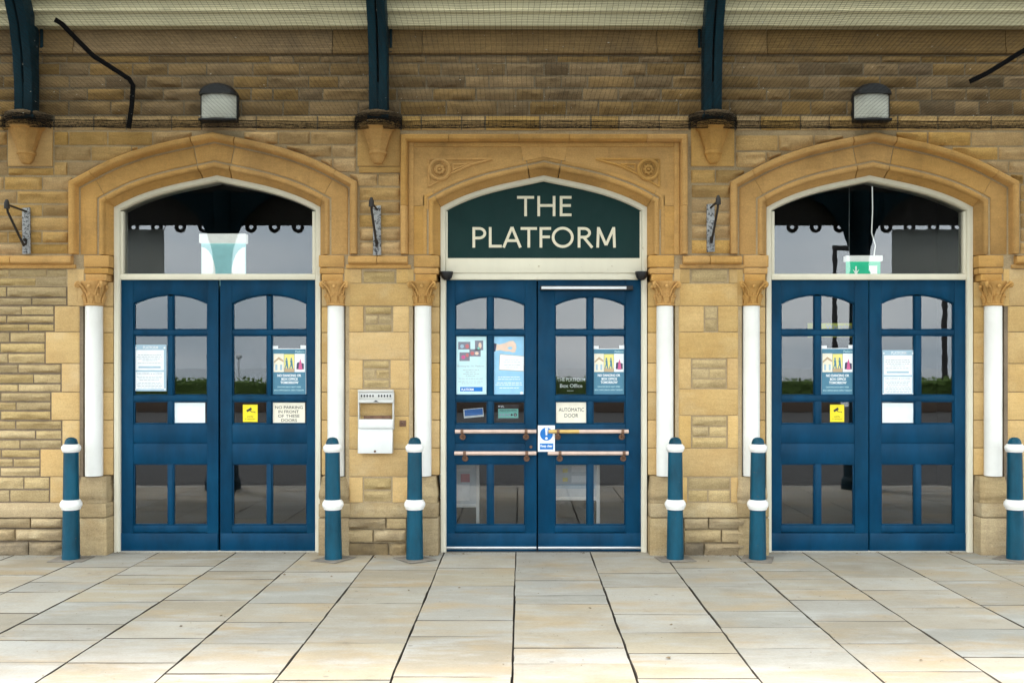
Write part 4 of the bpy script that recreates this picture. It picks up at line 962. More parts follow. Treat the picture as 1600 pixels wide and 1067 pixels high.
# the first of these labels is set apart by what hangs below it
for o in [o for o in bpy.data.objects if o.name.startswith('notice') and o.get('label', '').startswith('pale two part notice behind')]: o['label'] = 'pale two part notice above a bare dark pane, with a blank card diagonally below'
def dance_poster(x0, x1, y0, y1, label):
    o = sheet('poster', label, 'poster', x0, y0, x1, y1, 'white_ink', NO, group='no dancing posters')
    w_ = x1 - x0; h2 = y1 - y0; u = lambda f: x0 + w_ * f; v = lambda f: y0 + h2 * f
    pbox(o, x0 + 0.8, y0 + 1, x1 - 0.8, y1 - 1, 'poster_teal', 'printed_panel')
    pbox(o, x0 - 0.2, y0 - 4, x0 + 9, y0 - 0.1, 'white_ink', 'tape'); pbox(o, x1 - 9, y0 - 5, x1, y0 - 0.1, 'white_ink', 'tape')
    ptext(o, 'Platform', u(0.68), u(0.95), v(0.045), v(0.085), 'poster_cyan')
    pbox(o, u(0.04), v(0.11), u(0.34), v(0.50), 'cream_card', 'print', 0.0008); pbox(o, u(0.35), v(0.12), u(0.65), v(0.42), 'print_yellow', 'print', 0.0008); pbox(o, u(0.35), v(0.42), u(0.65), v(0.50), 'print_brown', 'print', 0.0008)
    pbox(o, u(0.66), v(0.11), u(0.96), v(0.50), 'paper', 'print', 0.0008)
    for f in (0.09, 0.23): pbox(o, u(f), v(0.34), u(f + 0.06), v(0.46), 'poster_pale', 'print', 0.0012)
    ppoly(o, [(u(0.05), v(0.27)), (u(0.19), v(0.18)), (u(0.33), v(0.25)), (u(0.33), v(0.29)), (u(0.19), v(0.23)), (u(0.05), v(0.31))], 'print_brown', 'print', 0.0012)
    for f in (0.42, 0.56):
        ppoly(o, [(u(f - 0.035), v(0.25)), (u(f + 0.03), v(0.24)), (u(f + 0.04), v(0.33)), (u(f + 0.055), v(0.43)), (u(f + 0.02), v(0.43)), (u(f), v(0.36)), (u(f - 0.04), v(0.44)), (u(f - 0.06), v(0.42)), (u(f - 0.02), v(0.33))], 'poster_teal', 'print', 0.0012)
        pellipse(o, u(f), v(0.22), 1.3, 1.7, 'poster_teal', 'print', 0.0012, 10)
    ppoly(o, [(u(0.71), v(0.44)), (u(0.72), v(0.31)), (u(0.77), v(0.29)), (u(0.93), v(0.32)), (u(0.93), v(0.44))], 'print_dark', 'print', 0.0012)
    ppoly(o, [(u(0.77), v(0.45)), (u(0.80), v(0.28)), (u(0.83), v(0.22)), (u(0.86), v(0.30)), (u(0.89), v(0.45))], 'print_pink', 'print', 0.0016)
    ptext(o, 'NO DANCING OR', u(0.15), u(0.85), v(0.545), v(0.60), 'white_ink', 0.035); ptext(o, 'BOX OFFICE', u(0.27), u(0.75), v(0.622), v(0.675), 'white_ink', 0.035); ptext(o, 'TOMORROW', u(0.24), u(0.77), v(0.695), v(0.75), 'white_ink', 0.035)
    ptext(o, 'DANCING BACK NEXT WEEK', u(0.15), u(0.85), v(0.80), v(0.83), 'poster_cyan'); ptext(o, 'BOX OFFICE BACK OPEN TUESDAY', u(0.06), u(0.94), v(0.87), v(0.90), 'poster_cyan')
dance_poster(425.5, 478.5, 544.5, 618, 'no dancing poster directly above the no parking sign')
dance_poster(926.5, 976.5, 544.5, 617.5, 'no dancing poster beside the Box Office lettering')
dance_poster(1283, 1334.5, 544, 618.5, 'no dancing poster directly above a yellow CCTV sticker')
o = sheet('blank_card', 'blank white card propped in the pane beside a bare dark one, left door', 'card', 270.5, 629, 320.5, 661.5, 'card', NO, group='blank white cards')
o = sheet('blank_card', 'blank white card directly beneath a two part notice', 'card', 1378.5, 629.5, 1429, 661.5, 'card', NO, group='blank white cards')
def cctv(x0, x1, y0, y1, label):
    o = sheet('camera_sticker', label, 'sticker', x0, y0, x1, y1, 'yellow', NO, group='yellow CCTV stickers'); w_ = x1 - x0; h2 = y1 - y0; u = lambda f: x0 + w_ * f; v = lambda f: y0 + h2 * f
    ppoly(o, [(u(0.22), v(0.33)), (u(0.55), v(0.16)), (u(0.62), v(0.28)), (u(0.30), v(0.43))], 'ink'); ppoly(o, [(u(0.55), v(0.40)), (u(0.84), v(0.40)), (u(0.84), v(0.48)), (u(0.80), v(0.48)), (u(0.80), v(0.43)), (u(0.55), v(0.43))], 'ink')
    ppoly(o, [(u(0.46), v(0.33)), (u(0.52), v(0.30)), (u(0.60), v(0.42)), (u(0.56), v(0.43))], 'ink', 'print', 0.0009)
    ptext(o, 'CCTV', u(0.30), u(0.70), v(0.66), v(0.75), 'ink', 0.01); ptext(o, 'in operation', u(0.16), u(0.84), v(0.80), v(0.88), 'ink')
cctv(379.5, 402.5, 632, 659, 'yellow CCTV sticker beside the no parking sign'); cctv(1297, 1319, 632, 659, 'yellow CCTV sticker under a no dancing poster')
o = sheet('no_parking_sign', 'cream sign reading NO PARKING IN FRONT OF THESE DOORS', 'sign', 426, 629, 476.5, 662, 'cream_card', NO)
for i, tx in enumerate((('NO PARKING', 430, 473), ('IN FRONT', 435, 467), ('OF THESE', 434.5, 468), ('DOORS', 439.5, 464))): ptext(o, tx[0], tx[1], tx[2], 634 + i * 6.7, 638.6 + i * 6.7, 'ink', 0.005)
o = sheet('automatic_door_sign', 'cream sign reading AUTOMATIC DOOR', 'sign', 868.5, 628, 916.5, 660.5, 'cream_card', NO)
ptext(o, 'AUTOMATIC', 873, 912.5, 637, 643, 'ink'); ptext(o, 'DOOR', 882, 903.5, 646, 652, 'ink')
o = sheet('programme_poster', 'pale cyan poster with four small photographs', 'poster', 712.5, 525, 760.5, 616.5, 'poster_cyan', NO)
for (a, b_, c2, d) in ((716, 534, 735, 546), (742, 532, 755, 547), (733.5, 545.5, 751, 557), (718, 550.5, 734, 564)): pbox(o, a, b_, c2, d, 'print_photo', 'photograph')
for (a, b_, r1, r2, m_) in ((722, 541, 3, 3, 'poster_pale'), (730, 541, 3, 3.5, 'print_red'), (750, 540, 2.5, 5, 'print_skin'), (748, 544, 2, 2, 'print_green'), (738, 552, 3, 3, 'print_red'), (745, 552, 3, 2.5, 'print_skin'), (724, 558, 3.2, 3.2, 'print_pink'), (730, 555, 2.5, 3, 'print_red')): pellipse(o, a, b_, r1, r2, m_, 'print', 0.0009, 12)
ptext(o, 'Booking for The Platform', 715, 756, 570.5, 574, 'grey_ink', 0.01); plines(o, 715, 757, [(578, 0.6), (581, 0.4), (584, 0.6), (587, 0.4), (591.5, 0.9), (596, 0.95), (599, 0.7)])
pbox(o, 719, 604.5, 754, 611.5, 'signblue', 'print'); ptext(o, 'PLATFORM', 721, 740, 606.5, 610.5, 'white_ink', 0.03)
o = sheet('hand_poster', 'sky blue poster of a hand holding a white card', 'poster', 771.3, 525, 819.3, 616.5, 'poster_sky', NO)
ppoly(o, [(770.6, 536), (776, 537), (774, 549), (770.6, 549.5)], 'print_dark'); ppoly(o, [(776, 537.5), (781, 538), (789, 536), (796, 533), (802, 532.5), (806, 537), (807, 543), (805, 550), (801, 551), (797, 549), (790, 549), (781, 547), (775, 548)], 'print_skin')
ppoly(o, [(793, 543), (797, 541.5), (801, 543), (799, 546), (795, 546)], 'poster_sky', 'print', 0.001)
ppoly(o, [(781, 553), (819.5, 556.5), (818.5, 580), (779.5, 578)], 'print_brown'); ppoly(o, [(781.6, 553.8), (819, 557), (818, 579.3), (780.2, 577.3)], 'paper', 'print', 0.001)
plines(o, 786, 814, [(562, 0.8), (566, 0.95), (570, 0.9), (574, 0.7)], 'grey_ink', 0.6, 0.0014); plines(o, 774, 817, [(589, 0.8), (592.5, 0.8), (598, 0.9), (601, 1), (606, 0.7)], 'white_ink', 1.0); pellipse(o, 815, 614, 2.6, 2.6, 'white_ink')
o = sheet('blue_card', 'small tilted blue and white card behind the lower glass', 'card', 725, 638, 756, 652, 'card', y=NY + 0.03, tilt=R(-5))
pbox(o, 726.5, 639, 755, 649, 'signblue')
o = sheet('hygiene_sticker', 'black and green food hygiene rating sticker showing five', 'sticker', 777.5, 632, 810.5, 655.5, 'ink')
pbox(o, 778.5, 638.5, 809.8, 653, 'print_green'); ptext(o, 'FOOD HYGIENE RATING', 780.5, 807.5, 640, 642.5, 'ink', 0.01)
for i in range(5): pellipse(o, 782 + i * 4.4, 648, 1.7, 1.7, 'poster_pale' if i < 4 else 'ink', 'print', 0.0007, 14)
pellipse(o, 805, 648, 2.6, 2.6, 'ink', 'print', 0.0009, 16); ptext(o, '5', 804, 806, 646.2, 649.8, 'white_ink', 0.02, 0.0013); pellipse(o, 779.8, 634.6, 1.2, 1.2, 'white_ink'); plines(o, 782, 788, [(634.2, 1), (636, 0.9)], 'white_ink', 0.9)
o = thing('box_office_lettering', 'white vinyl lettering reading THE PLATFORM Box Office on glass', 'lettering', (PX(892, NY), NY, PZ(606, NY))); o['y'] = NY
ptext(o, 'THE PLATFORM', 871.5, 914, 590.5, 596, 'white_ink', 0.005, 0.0); ptext(o, 'Box Office', 875, 910, 599.5, 605.5, 'white_ink', 0.03, 0.0); pbox(o, 886, 610, 896, 610.8, 'white_ink', 'underline', 0.0)
# keep clear sign stuck across the meeting stiles
KY = DY - 0.004
o = sheet('keep_clear_sign', 'white and blue Keep clear sign with an exclamation mark', 'sign', 840.5, 664.5, 867, 705.5, 'paper', y=KY, thick=0.002)
pellipse(o, 853.8, 678, 10.0, 10.2, 'signblue'); ppoly(o, [(851.6, 668.5), (856, 668.5), (855, 680), (852.6, 680)], 'white_ink', 'print', 0.0011); pellipse(o, 853.8, 684.5, 2.0, 2.0, 'white_ink', 'print', 0.0011)
pbox(o, 843.5, 692.5, 864.5, 702, 'signblue'); ptext(o, 'Keep clear', 844.5, 863.5, 694.5, 699.5, 'white_ink', 0.03)

# ------------------------------------------------------------------ fixtures on the wall
def bollard_parts():
    root = thing('bollard', '', 'bollard', (0, 0, 0), 'blue and white bollards')
    s = 1 / 195.5; Z = lambda py: (876 - py) * s
    MB().lathe([(0.070, -0.02), (0.068, Z(868)), (0.062, Z(797)), (0.0615, Z(783)), (0.057, Z(707)), (0.055, Z(698)), (0.0, Z(698))], (0, 0, 0), 28, cap=False).build('post', 'bollard', root)
    MB().lathe([(0.052, Z(697)), (0.051, Z(694)), (0.046, Z(690)), (0.036, Z(687)), (0.02, Z(685.3)), (0, Z(684.8))], (0, 0, 0), 24, cap=False).build('dome_cap', 'bollard', root)
    MB().lathe([(0.060, Z(708)), (0.066, Z(706.5)), (0.071, Z(704.5)), (0.075, Z(701.5)), (0.071, Z(698.5)), (0.062, Z(697)), (0.058, Z(695.5)), (0.05, Z(695.5))], (0, 0, 0), 28, cap=False).build('collar', 'white_rust', root)
    MB().lathe([(0.063, Z(798)), (0.072, Z(797)), (0.074, Z(795)), (0.081, Z(793)), (0.085, Z(789.5)), (0.081, Z(786)), (0.074, Z(784.5)), (0.071, Z(783)), (0.062, Z(782))], (0, 0, 0), 28, cap=False).build('collar', 'white_rust', root)
    MB().box(-0.14, 0.14, -0.12, 0.12, 0.0025, 0.0075).build('base_plate', 'plate_dark', root, 0.002)
    return root
bp = bollard_parts(); BY = -0.225
BL = ['blue and white bollard standing against the rough stones outside the first doorway, at far left', 'blue bollard with white collars just left of the ashtray bin', 'blue bollard with white collars just right of the ashtray bin',
      'blue bollard with chipped paint, right of the centre door', 'blue and white bollard beside the left jamb of the exit sign door', 'blue and white bollard cut off by the right edge of the photo']
for i, px in enumerate((111, 521, 648, 1055, 1183.5, 1586.5)):
    b_ = bp if i == 0 else copy_tree(bp)
    b_.location = (PX(px, BY), BY, 0.0); b_['label'] = BL[i]; b_.rotation_euler = (R((0.3, -0.4, 0.2, 0.5, -0.3, 0.2)[i]), R((0.2, -0.3, 0.35, -0.2, 0.4, -0.3)[i]), R(i * 63))
# cigarette bin
AY = -0.075
ab = thing('ashtray_bin', 'white wall mounted cigarette bin with open grey frame', 'ashtray', (PX(587, AY), AY, PZ(708, AY)))
def ax(p): return PX(p, AY)
def az_(p): return PZ(p, AY)
MB().box(ax(559), ax(614.5), AY, -0.012, az_(612.5), az_(609)).build('top_plate', 'bin_grey', ab, 0.002)
MB().box(ax(560.5), ax(613.5), AY + 0.012, -0.02, az_(624.5), az_(613)).build('stub_tray', 'bin_grey', ab, 0.002)
for i in range(11):
    if i == 5: continue
    r_ = MB().lathe([(0.0, 0.0), (0.0085, 0), (0.0085, 0.003), (0.0, 0.003)], (0, 0, 0), 10, cap=False)
    MB().add([(ax(564.5 + i * 4.5) + v[0] * 0.8, AY + 0.010 + v[2], az_(618.5) + v[1] * 1.25) for v in r_.v], r_.f).build('stub_hole', 'black', ab)
MB().box(ax(560), ax(614), AY - 0.004, -0.02, az_(629.5), az_(624.6)).build('front_lip', 'bin_grey', ab, 0.003)
MB().prism([(ax(583), az_(627.8)), (ax(592), az_(627.8)), (ax(587.5), az_(625))], AY - 0.0052, AY - 0.0041).build('arrow_mark', 'black', ab, 0, False)
for a, b_ in ((559, 561), (613, 615)): MB().box(ax(a), ax(b_), AY + 0.006, -0.012, az_(671), az_(612.6)).build('side_frame', 'bin_grey', ab, 0.002)
MB().box(ax(567), ax(609.5), -0.03, -0.014, az_(656), az_(650)).build('rear_rail', 'rust', ab, 0.002)
MB().prism([(AY + 0.004, az_(655)), (AY - 0.01, az_(659)), (AY - 0.012, az_(669)), (-0.02, az_(669)), (-0.02, az_(655))], ax(560.5), ax(613.8), 'x').build('ash_drawer', 'bin_white', ab, 0.003)
MB().prism([(AY + 0.002, az_(669.6)), (AY - 0.022, az_(708)), (-0.02, az_(708)), (-0.02, az_(669.6))], ax(559.5), ax(613.2), 'x').build('lower_box', 'bin_white', ab, 0.004)
r_ = MB().lathe([(0.0, 0), (0.009, 0), (0.009, 0.012), (0.0, 0.014)], (0, 0, 0), 12, cap=False)
MB().add([(ax(586.5) + v[0], AY - 0.016 - v[2], az_(704.5) + v[1]) for v in r_.v], r_.f).build('lock', 'rust', ab)
hk = thing('wall_socket', 'small rusty metal plate fixed to the pier beside the ashtray bin', 'plate', (PX(629), -0.01, PZ(666)))
MB().box(PX(624.5), PX(634.5), -0.014, 0.0, PZ(666), PZ(656.5)).build('plate', 'rust', hk, 0.003); MB().box(PX(627), PX(632), -0.024, -0.0141, PZ(662.5), PZ(659.5)).build('staple', 'rust', hk, 0.002)
# bulkhead lamps
def lamp(px0, px1, label):
    Y0 = -0.13; o = thing('bulkhead_lamp', label, 'wall lamp', ((PX(px0) + PX(px1)) / 2, 0, PZ(187)), 'bulkhead lamps behind the netting')
    a, b_ = PX(px0, Y0), PX(px1, Y0); mid, hw = (a + b_) / 2, (b_ - a) / 2; zb, zm, zt = PZ(187, Y0), PZ(146, Y0), PZ(128, Y0)
    arcp = [(mid + hw * math.cos(R(t)), zm + (zt - zm) * math.sin(R(t))) for t in range(0, 181, 12)]
    MB().prism([(mid - hw, zb), (mid + hw, zb)] + arcp, -0.05, 0.012).build('casing', 'black', o, 0.004)
    # visor: a quarter dome over the diffuser
    vs, fs = [], []; n = len(arcp)
    for r2, yy in ((1.0, -0.05), (1.0, -0.09), (0.93, -0.12), (0.78, -0.14)):
        vs += [(mid + (x - mid) * r2, yy, zm + (z - zm) * r2) for x, z in arcp]
    for j in range(3):
        for i in range(n - 1): fs.append((j * n + i, j * n + i + 1, (j + 1) * n + i + 1, (j + 1) * n + i))
    fs.append(tuple(3 * n + i for i in range(n)))
    fs += [(0, n, 2 * n, 3 * n, 3 * n + n - 1, 2 * n + n - 1, n + n - 1, n - 1)]
    MB().add(vs, fs).build('visor', 'black', o)
    z0, z1 = PZ(183, Y0), PZ(144, Y0); vs, fs = [], []; m = 14
    for j, zz in enumerate((z0, z0 + 0.02, z1 - 0.01, z1)):
        for i in range(m + 1):
            t = -1 + 2 * i / m; vs.append((mid + t * hw * 0.93, -0.05 - 0.07 * math.sqrt(max(0, 1 - t * t)) * (0.86 if j == 0 else 1), zz))
    for j in range(3):
        for i in range(m): fs.append((j * (m + 1) + i, j * (m + 1) + i + 1, (j + 1) * (m + 1) + i + 1, (j + 1) * (m + 1) + i))
    MB().add(vs, fs).build('diffuser', 'diffuser', o)
    MB().box(a, b_, -0.11, -0.05, zb, PZ(183, Y0) - 0.001).build('base_bar', 'black', o, 0.006)
lamp(308, 367, 'black bulkhead lamp with opal diffuser above the arch beside the ashtray bin pier'); lamp(1338, 1396, 'black bulkhead lamp with opal diffuser above the exit sign doorway')
# old iron arms that once carried hanging signs
def sign_bracket(px, py0, py1, label):
    x = PX(px); z1, z0 = PZ(py0), PZ(py1); o = thing('sign_bracket', label, 'bracket', (x, -0.02, z0), 'rusty iron sign arms')
    MB().prism([(x - 0.033, z0), (x + 0.033, z0 + 0.004), (x + 0.03, z1), (x - 0.034, z1 - 0.006)], -0.034, -0.018).build('back_plate', 'flaking', o, 0.003)
    zt = z1 - 0.035
    MB().tube([(x, -0.03, zt), (x, -0.2, zt + 0.004), (x, -0.345, zt + 0.006)], 0.009, 8).build('top_bar', 'iron', o)
    pts = [(x, -0.34, zt), (x, -0.325, zt - 0.05)] + [(x, -0.325 + 0.255 * u, zt - 0.05 - 0.235 * u) for u in (0.33, 0.66, 1.0)]
    for i in range(12):
        a = R(200 + 32 * i); rr = 0.034 * (1 - i / 16); pts.append((x, -0.058 + rr * math.cos(a), z0 + 0.105 + rr * math.sin(a)))
    MB().tube(pts, 0.0095, 8).build('brace', 'iron', o)
    MB().lathe([(0.0, -0.03), (0.022, -0.025), (0.02, 0.02), (0.01, 0.045), (0, 0.05)], (x, -0.34, zt), 10, cap=False).build('end_knob', 'iron', o)
sign_bracket(44, 325, 398, 'rusty iron arm on rubble beside the leftmost arch'); sign_bracket(590, 322, 400, 'rusty iron arm on the narrow panel above the ashtray bin'); sign_bracket(1109.5, 319, 395, 'rusty iron arm on the narrow panel right of the sign')
# sensors over the centre door
for px, lb in ((697.5, 'black half round sensor by the upper left corner of the centre door'), (1003, 'black half round sensor by the end of the door closer rail')):
    Y0 = 0.02; x, zt = PX(px, Y0), PZ(424, Y0); s_ = (CY + Y0) / F
    MB().lathe([(0.0, -13.5 * s_), (0.022, -13 * s_), (0.042, -9.5 * s_), (0.052, -4 * s_), (0.054, -0.5 * s_), (0.054, 0), (0, 0)], (x, 0.055, zt), 20, cap=False).solo('door_sensor', 'black', lb, 'sensor', (x, 0.055, zt - 0.07), group='door sensors')
# loose black straps that hang by the netting
def strap(pts, label, yf):
    P = [(PX(a, y), y, PZ(b_, y)) for (a, b_), y in zip(pts, yf)]; mb = MB(); vs = []; fs = []
    for i, p in enumerate(P):
        a = Vector(P[max(0, i - 1)]); b_ = Vector(P[min(len(P) - 1, i + 1)]); t = (b_ - a).normalized(); u = Vector((t.z, 0, -t.x)).normalized() * 0.019
        q = Vector(p); vs += [q - u + Vector((0, -0.006, 0)), q + u + Vector((0, -0.006, 0)), q + u + Vector((0, 0.006, 0)), q - u + Vector((0, 0.006, 0))]
    for i in range(len(P) - 1):
        for k in range(4): fs.append((i * 4 + k, i * 4 + (k + 1) % 4, (i + 1) * 4 + (k + 1) % 4, (i + 1) * 4 + k))
    fs += [(3, 2, 1, 0), tuple(range((len(P) - 1) * 4, len(P) * 4))]
    mb.add(vs, fs).solo('black_strap', 'strap', label, 'strap', P[-1], 0.002)
strap([(86, 31), (97, 38), (118, 60), (146, 88), (176, 107), (202, 124), (208, 134), (206, 165), (201, 201)], 'black strap bent down over the netting beside the leftmost bracket', [-0.55, -0.5, -0.42, -0.34, -0.26, -0.19, -0.16, -0.13, -0.11])
strap([(1655, 48), (1600, 79), (1560, 104), (1540, 116), (1515, 128)], 'black strap slanting up behind the netting at the right edge', [-0.5, -0.4, -0.3, -0.26, -0.2])

# ------------------------------------------------------------------ ironwork brackets and canopy
BLB = ['blue iron canopy bracket cut by the left edge, on a stone corbel', 'blue iron canopy bracket on the corbel left of the sign arch', 'blue iron canopy bracket on the corbel right of the sign arch']
for i, px in enumerate((41, 592, 1112)):
    x = PX(px, -0.1); o = thing('iron_bracket', BLB[i], 'bracket', (x, -0.1, PZ(182)), 'canopy brackets')
    front = [(-0.15, 3.56), (-0.155, 3.8), (-0.18, 4.05), (-0.235, 4.28), (-0.34, 4.5), (-0.52, 4.7)]
    back = [(-0.36, 4.74), (-0.17, 4.5), (-0.075, 4.33), (-0.035, 4.28), (-0.03, 3.56)]
    poly = front + back
    for s in (-1, 1):
        a, b_ = sorted((x + s * 0.008, x + s * 0.074)); MB().prism(poly, a, b_, 'x').build('cheek', 'iron_blue', o, 0.006)
    MB().prism([(p[0] + (0.012 if k < 6 else -0.004), p[1]) for k, p in enumerate([(-0.15, 3.56), (-0.152, 3.75), (-0.153, 3.84), (-0.05, 3.84), (-0.045, 3.7), (-0.04, 3.56)])], x - 0.0079, x + 0.0079, 'x').build('web', 'iron_blue', o)
    MB().box(x - 0.085, x + 0.085, -0.165, -0.012, 3.545, 3.575).build('foot', 'iron_blue', o, 0.006)
    for s in (-1, 1): 
        a, b_ = sorted((x + s * 0.076, x + s * 0.098)); MB().box(a, b_, -0.03, -0.012, PZ(84), PZ(42)).build('wall_cleat', 'iron_blue', o, 0.003)
cb = thing('wall_plate_beam', 'cream moulded timber beam along the top of the wall', 'beam', (0, -0.1, PZ(40, -0.09)))
zb = PZ(40.5, -0.11)
MB().prism([(0.011, zb), (-0.11, zb), (-0.11, zb + 0.095), (-0.125, zb + 0.10), (-0.135, zb + 0.115), (-0.125, zb + 0.13), (-0.115, zb + 0.135), (-0.115, zb + 0.2), (-0.14, zb + 0.21), (-0.14, zb + 0.32), (0.011, zb + 0.32)], -5.6, 5.6, 'x').build('moulded_beam', 'cream_beam', cb, 0.002)
can = thing('platform_canopy', 'dark glazed platform canopy with scalloped valance, mirrored in the door glass', 'canopy', (0, -4.2, 3.3))
RW = 9.0
nb_ = 30
for i in range(nb_ + 1):
    x0 = -RW + 2 * RW * i / nb_
    MB().prism([(0.3, 4.80), (-4.25, 4.02), (-4.25, 4.09), (0.3, 4.88)], x0 - 0.025, x0 + 0.025, 'x').build('glazing_bar', 'canopy', can, 0, False)
    if i < nb_:
        x1 = x0 + 2 * RW / nb_
        MB().prism([(0.3, 4.84), (-4.25, 4.05), (-4.25, 4.056), (0.3, 4.846)], x0 + 0.026, x1 - 0.026, 'x').build('roof_pane', 'roof_glass', can, 0, False)
VYY = -4.22; VB = 3.345
pitch = 0.30; mb = MB(); nV = int(2 * RW / pitch)
for i in range(nV):
    x0 = -RW + i * pitch; p = MB(); cxx = x0 + pitch / 2
    p.box(x0 + 0.002, x0 + pitch - 0.002, VYY - 0.02, VYY, VB, 4.045)
    n = 14; rO, rI = 0.075, 0.03; vs = []; fs = []
    for yy in (VYY - 0.019, VYY - 0.001):
        for rr in (rO, rI):
            for j in range(n): a = 2 * math.pi * j / n; vs.append((cxx + rr * math.cos(a), yy, VB - 0.02 + rr * math.sin(a)))
    for j in range(n):
        j2 = (j + 1) % n
        fs += [(j, j2, n + j2, n + j), (2 * n + j, 3 * n + j, 3 * n + j2, 2 * n + j2), (j, 2 * n + j, 2 * n + j2, j2), (n + j, n + j2, 3 * n + j2, 3 * n + j)]
    p.add(vs, fs).build('valance_board', 'canopy', can, 0, False)
MB().box(-RW, RW, VYY + 0.002, VYY + 0.14, 3.75, 4.0).build('front_beam', 'canopy', can, 0.01)
for X in (-3.78, 4.27):
    o = thing('canopy_column', 'dark iron canopy column with spreading brackets, seen mirrored in the %s door' % ('left' if X < 0 else 'right'), 'column', (X, -4.12, 0), 'canopy columns')
    MB().lathe([(0.22, 0.0), (0.22, 0.12), (0.19, 0.16), (0.19, 0.5), (0.14, 0.6), (0.13, 0.7), (0.115, 2.6), (0.14, 2.65), (0.15, 2.7), (0.11, 2.75), (0.11, 3.76)], (X, -4.12, 0), 20).build('shaft', 'iron_blue', o)
    for s in (-1, 1):
        pl = [(X + s * 0.10, 2.78)] + [(X + s * (0.10 + 0.75 * (1 - math.cos(R(t)))), 2.78 + 0.95 * math.sin(R(t))) for t in range(15, 91, 15)] + [(X + s * 0.10, 3.74)]
        MB().prism(pl, -4.15, -4.09).build('spandrel_bracket', 'iron_blue', o, 0)
for (x0, x1, lb) in ((-7.2, -4.52, 'dark vinyl banner hung beyond the left canopy column, mirrored in the fanlight'), (4.68, 7.4, 'dark vinyl banner hung beyond the right canopy column, mirrored in the fanlight')):
    o = thing('banner', lb, 'banner', ((x0 + x1) / 2, -4.12, 2.55), 'banners hung under the canopy')
    MB().box(x0, x1, -4.124, -4.12, 2.58, 3.28).build('sheet', 'banner', o)
    for xx in (x0, x1): MB().tube([(xx, -4.122, 3.27), (xx + (0.12 if xx == x0 else -0.12) * -1, -4.122, 3.6), (xx, -4.15, 3.76)], 0.006, 6).build('cord', 'black', o)

# ------------------------------------------------------------------ bird netting
net = thing('bird_netting', 'black bird netting stretched under the canopy above the arches', 'netting', (0, -0.1, 3.5))
SMAX = 3.05
def net_pt(x, s):
    sag = 0.02 * noise.noise(Vector((x * 0.8, s * 1.2, 3.1))) + 0.008 * noise.noise(Vector((x * 4, s * 4, 8.0)))
    z = 3.555 - 0.075 * math.exp(-((s - 0.11) / 0.085) ** 2) - 0.02 * min(1, s / 0.3) + 0.005 * s + 0.028 * s * s + sag * min(1.0, s / 0.4)
    if s < 0.02: z = 3.555
    return Vector((x + 0.012 * noise.noise(Vector((x * 2.2, s * 3, 0.5))), -0.014 - s, z + 0.012 * noise.noise(Vector((x * 0.7, 0.3, 1.1)))))
rn = random.Random(11)
def twine(mb, pts, r):
    # three-sided strand
    n = len(pts); vs = []; fs = []
    for i, p in enumerate(pts):
        t = (pts[min(n - 1, i + 1)] - pts[max(0, i - 1)]).normalized()
        u = t.cross(Vector((0.3, 0.2, 1))).normalized(); v = t.cross(u)
        for k in range(3): a = 2.094 * k; vs.append(p + (u * math.cos(a) + v * math.sin(a)) * r)
    for i in range(n - 1):
        for k in range(3): k2 = (k + 1) % 3; fs.append((i * 3 + k, i * 3 + k2, (i + 1) * 3 + k2, (i + 1) * 3 + k))
    mb.add(vs, fs)
mbn = MB(); X0n, X1n = -5.3, 5.3; pitx, pits = 0.034, 0.021
svals = [0.0, 0.02, 0.04, 0.07, 0.1, 0.13, 0.16, 0.2, 0.25, 0.32, 0.4, 0.5] + list(np.linspace(0.6, SMAX, 34))
nlx = int((X1n - X0n) / pitx)
for i in range(nlx + 1):
    x = X0n + i * pitx; twine(mbn, [net_pt(x + rn.uniform(-0.002, 0.002), s) for s in svals], 0.0009)
s = 0.0
while s <= SMAX:
    off = rn.uniform(-0.003, 0.003)
    twine(mbn, [net_pt(x, max(0, s + off + 0.004 * noise.noise(Vector((x * 3, s * 9, 4))))) for x in np.arange(X0n, X1n + 0.05, 0.12)], 0.0009); s += pits if s > 0.24 else 0.008
mb = MB(); pts = [net_pt(x, 0.0) + Vector((0, -0.004, 0)) for x in np.arange(X0n, X1n, 0.1)]; mb.tube(pts, 0.003, 6)
pts = [net_pt(x, 0.125) + Vector((0, 0, -0.003)) for x in np.arange(X0n, X1n, 0.08)]; mb.tube(pts, 0.0028, 6)
for q in range(24):
    ph, am, s0 = rn.uniform(0, 50), rn.uniform(0.004, 0.02), rn.uniform(0.05, 0.2)
    twine(mbn, [net_pt(x, s0) + Vector((0, am * noise.noise(Vector((x * 5, ph, 0))), am * 1.2 * noise.noise(Vector((x * 5, ph, 9))) + rn.uniform(-0.003, 0.003))) for x in np.arange(X0n, X1n, 0.06)], 0.0008)
mb.build('edge_rope', 'net', net)
me = bpy.data.meshes.new('mesh_strands'); me.from_pydata([tuple(Vector(p) - ORG[net.name]) for p in mbn.v], [], mbn.f); me.materials.append(M['net'])
ob = link_mesh('net_strands', me, net); ob['kind'] = 'stuff'
mb = MB(); pts = [net_pt(x, SMAX) for x in np.arange(X0n, X1n, 0.1)]; mb.tube(pts, 0.006, 6); mb.build('outer_cable', 'net', net)
for px in (44.5, 591.5, 1113):
    x = PX(px); mb = MB()
    for q in range(34):
        zc = rn.uniform(3.49, 3.585); rr = 0.184 + rn.uniform(0, 0.014); ph = rn.uniform(0, 40); sl_ = rn.uniform(-0.03, 0.03)
        twine(mb, [Vector((x + rr * math.cos(R(a)), rr * math.sin(R(a)), zc + sl_ * math.cos(R(a)) + 0.012 * noise.noise(Vector((a * 0.05, ph, 0))))) for a in range(178, 364, 8)], 0.0012)
    mb.build('corbel_wrap', 'net', net, kind='stuff')
mb = MB()
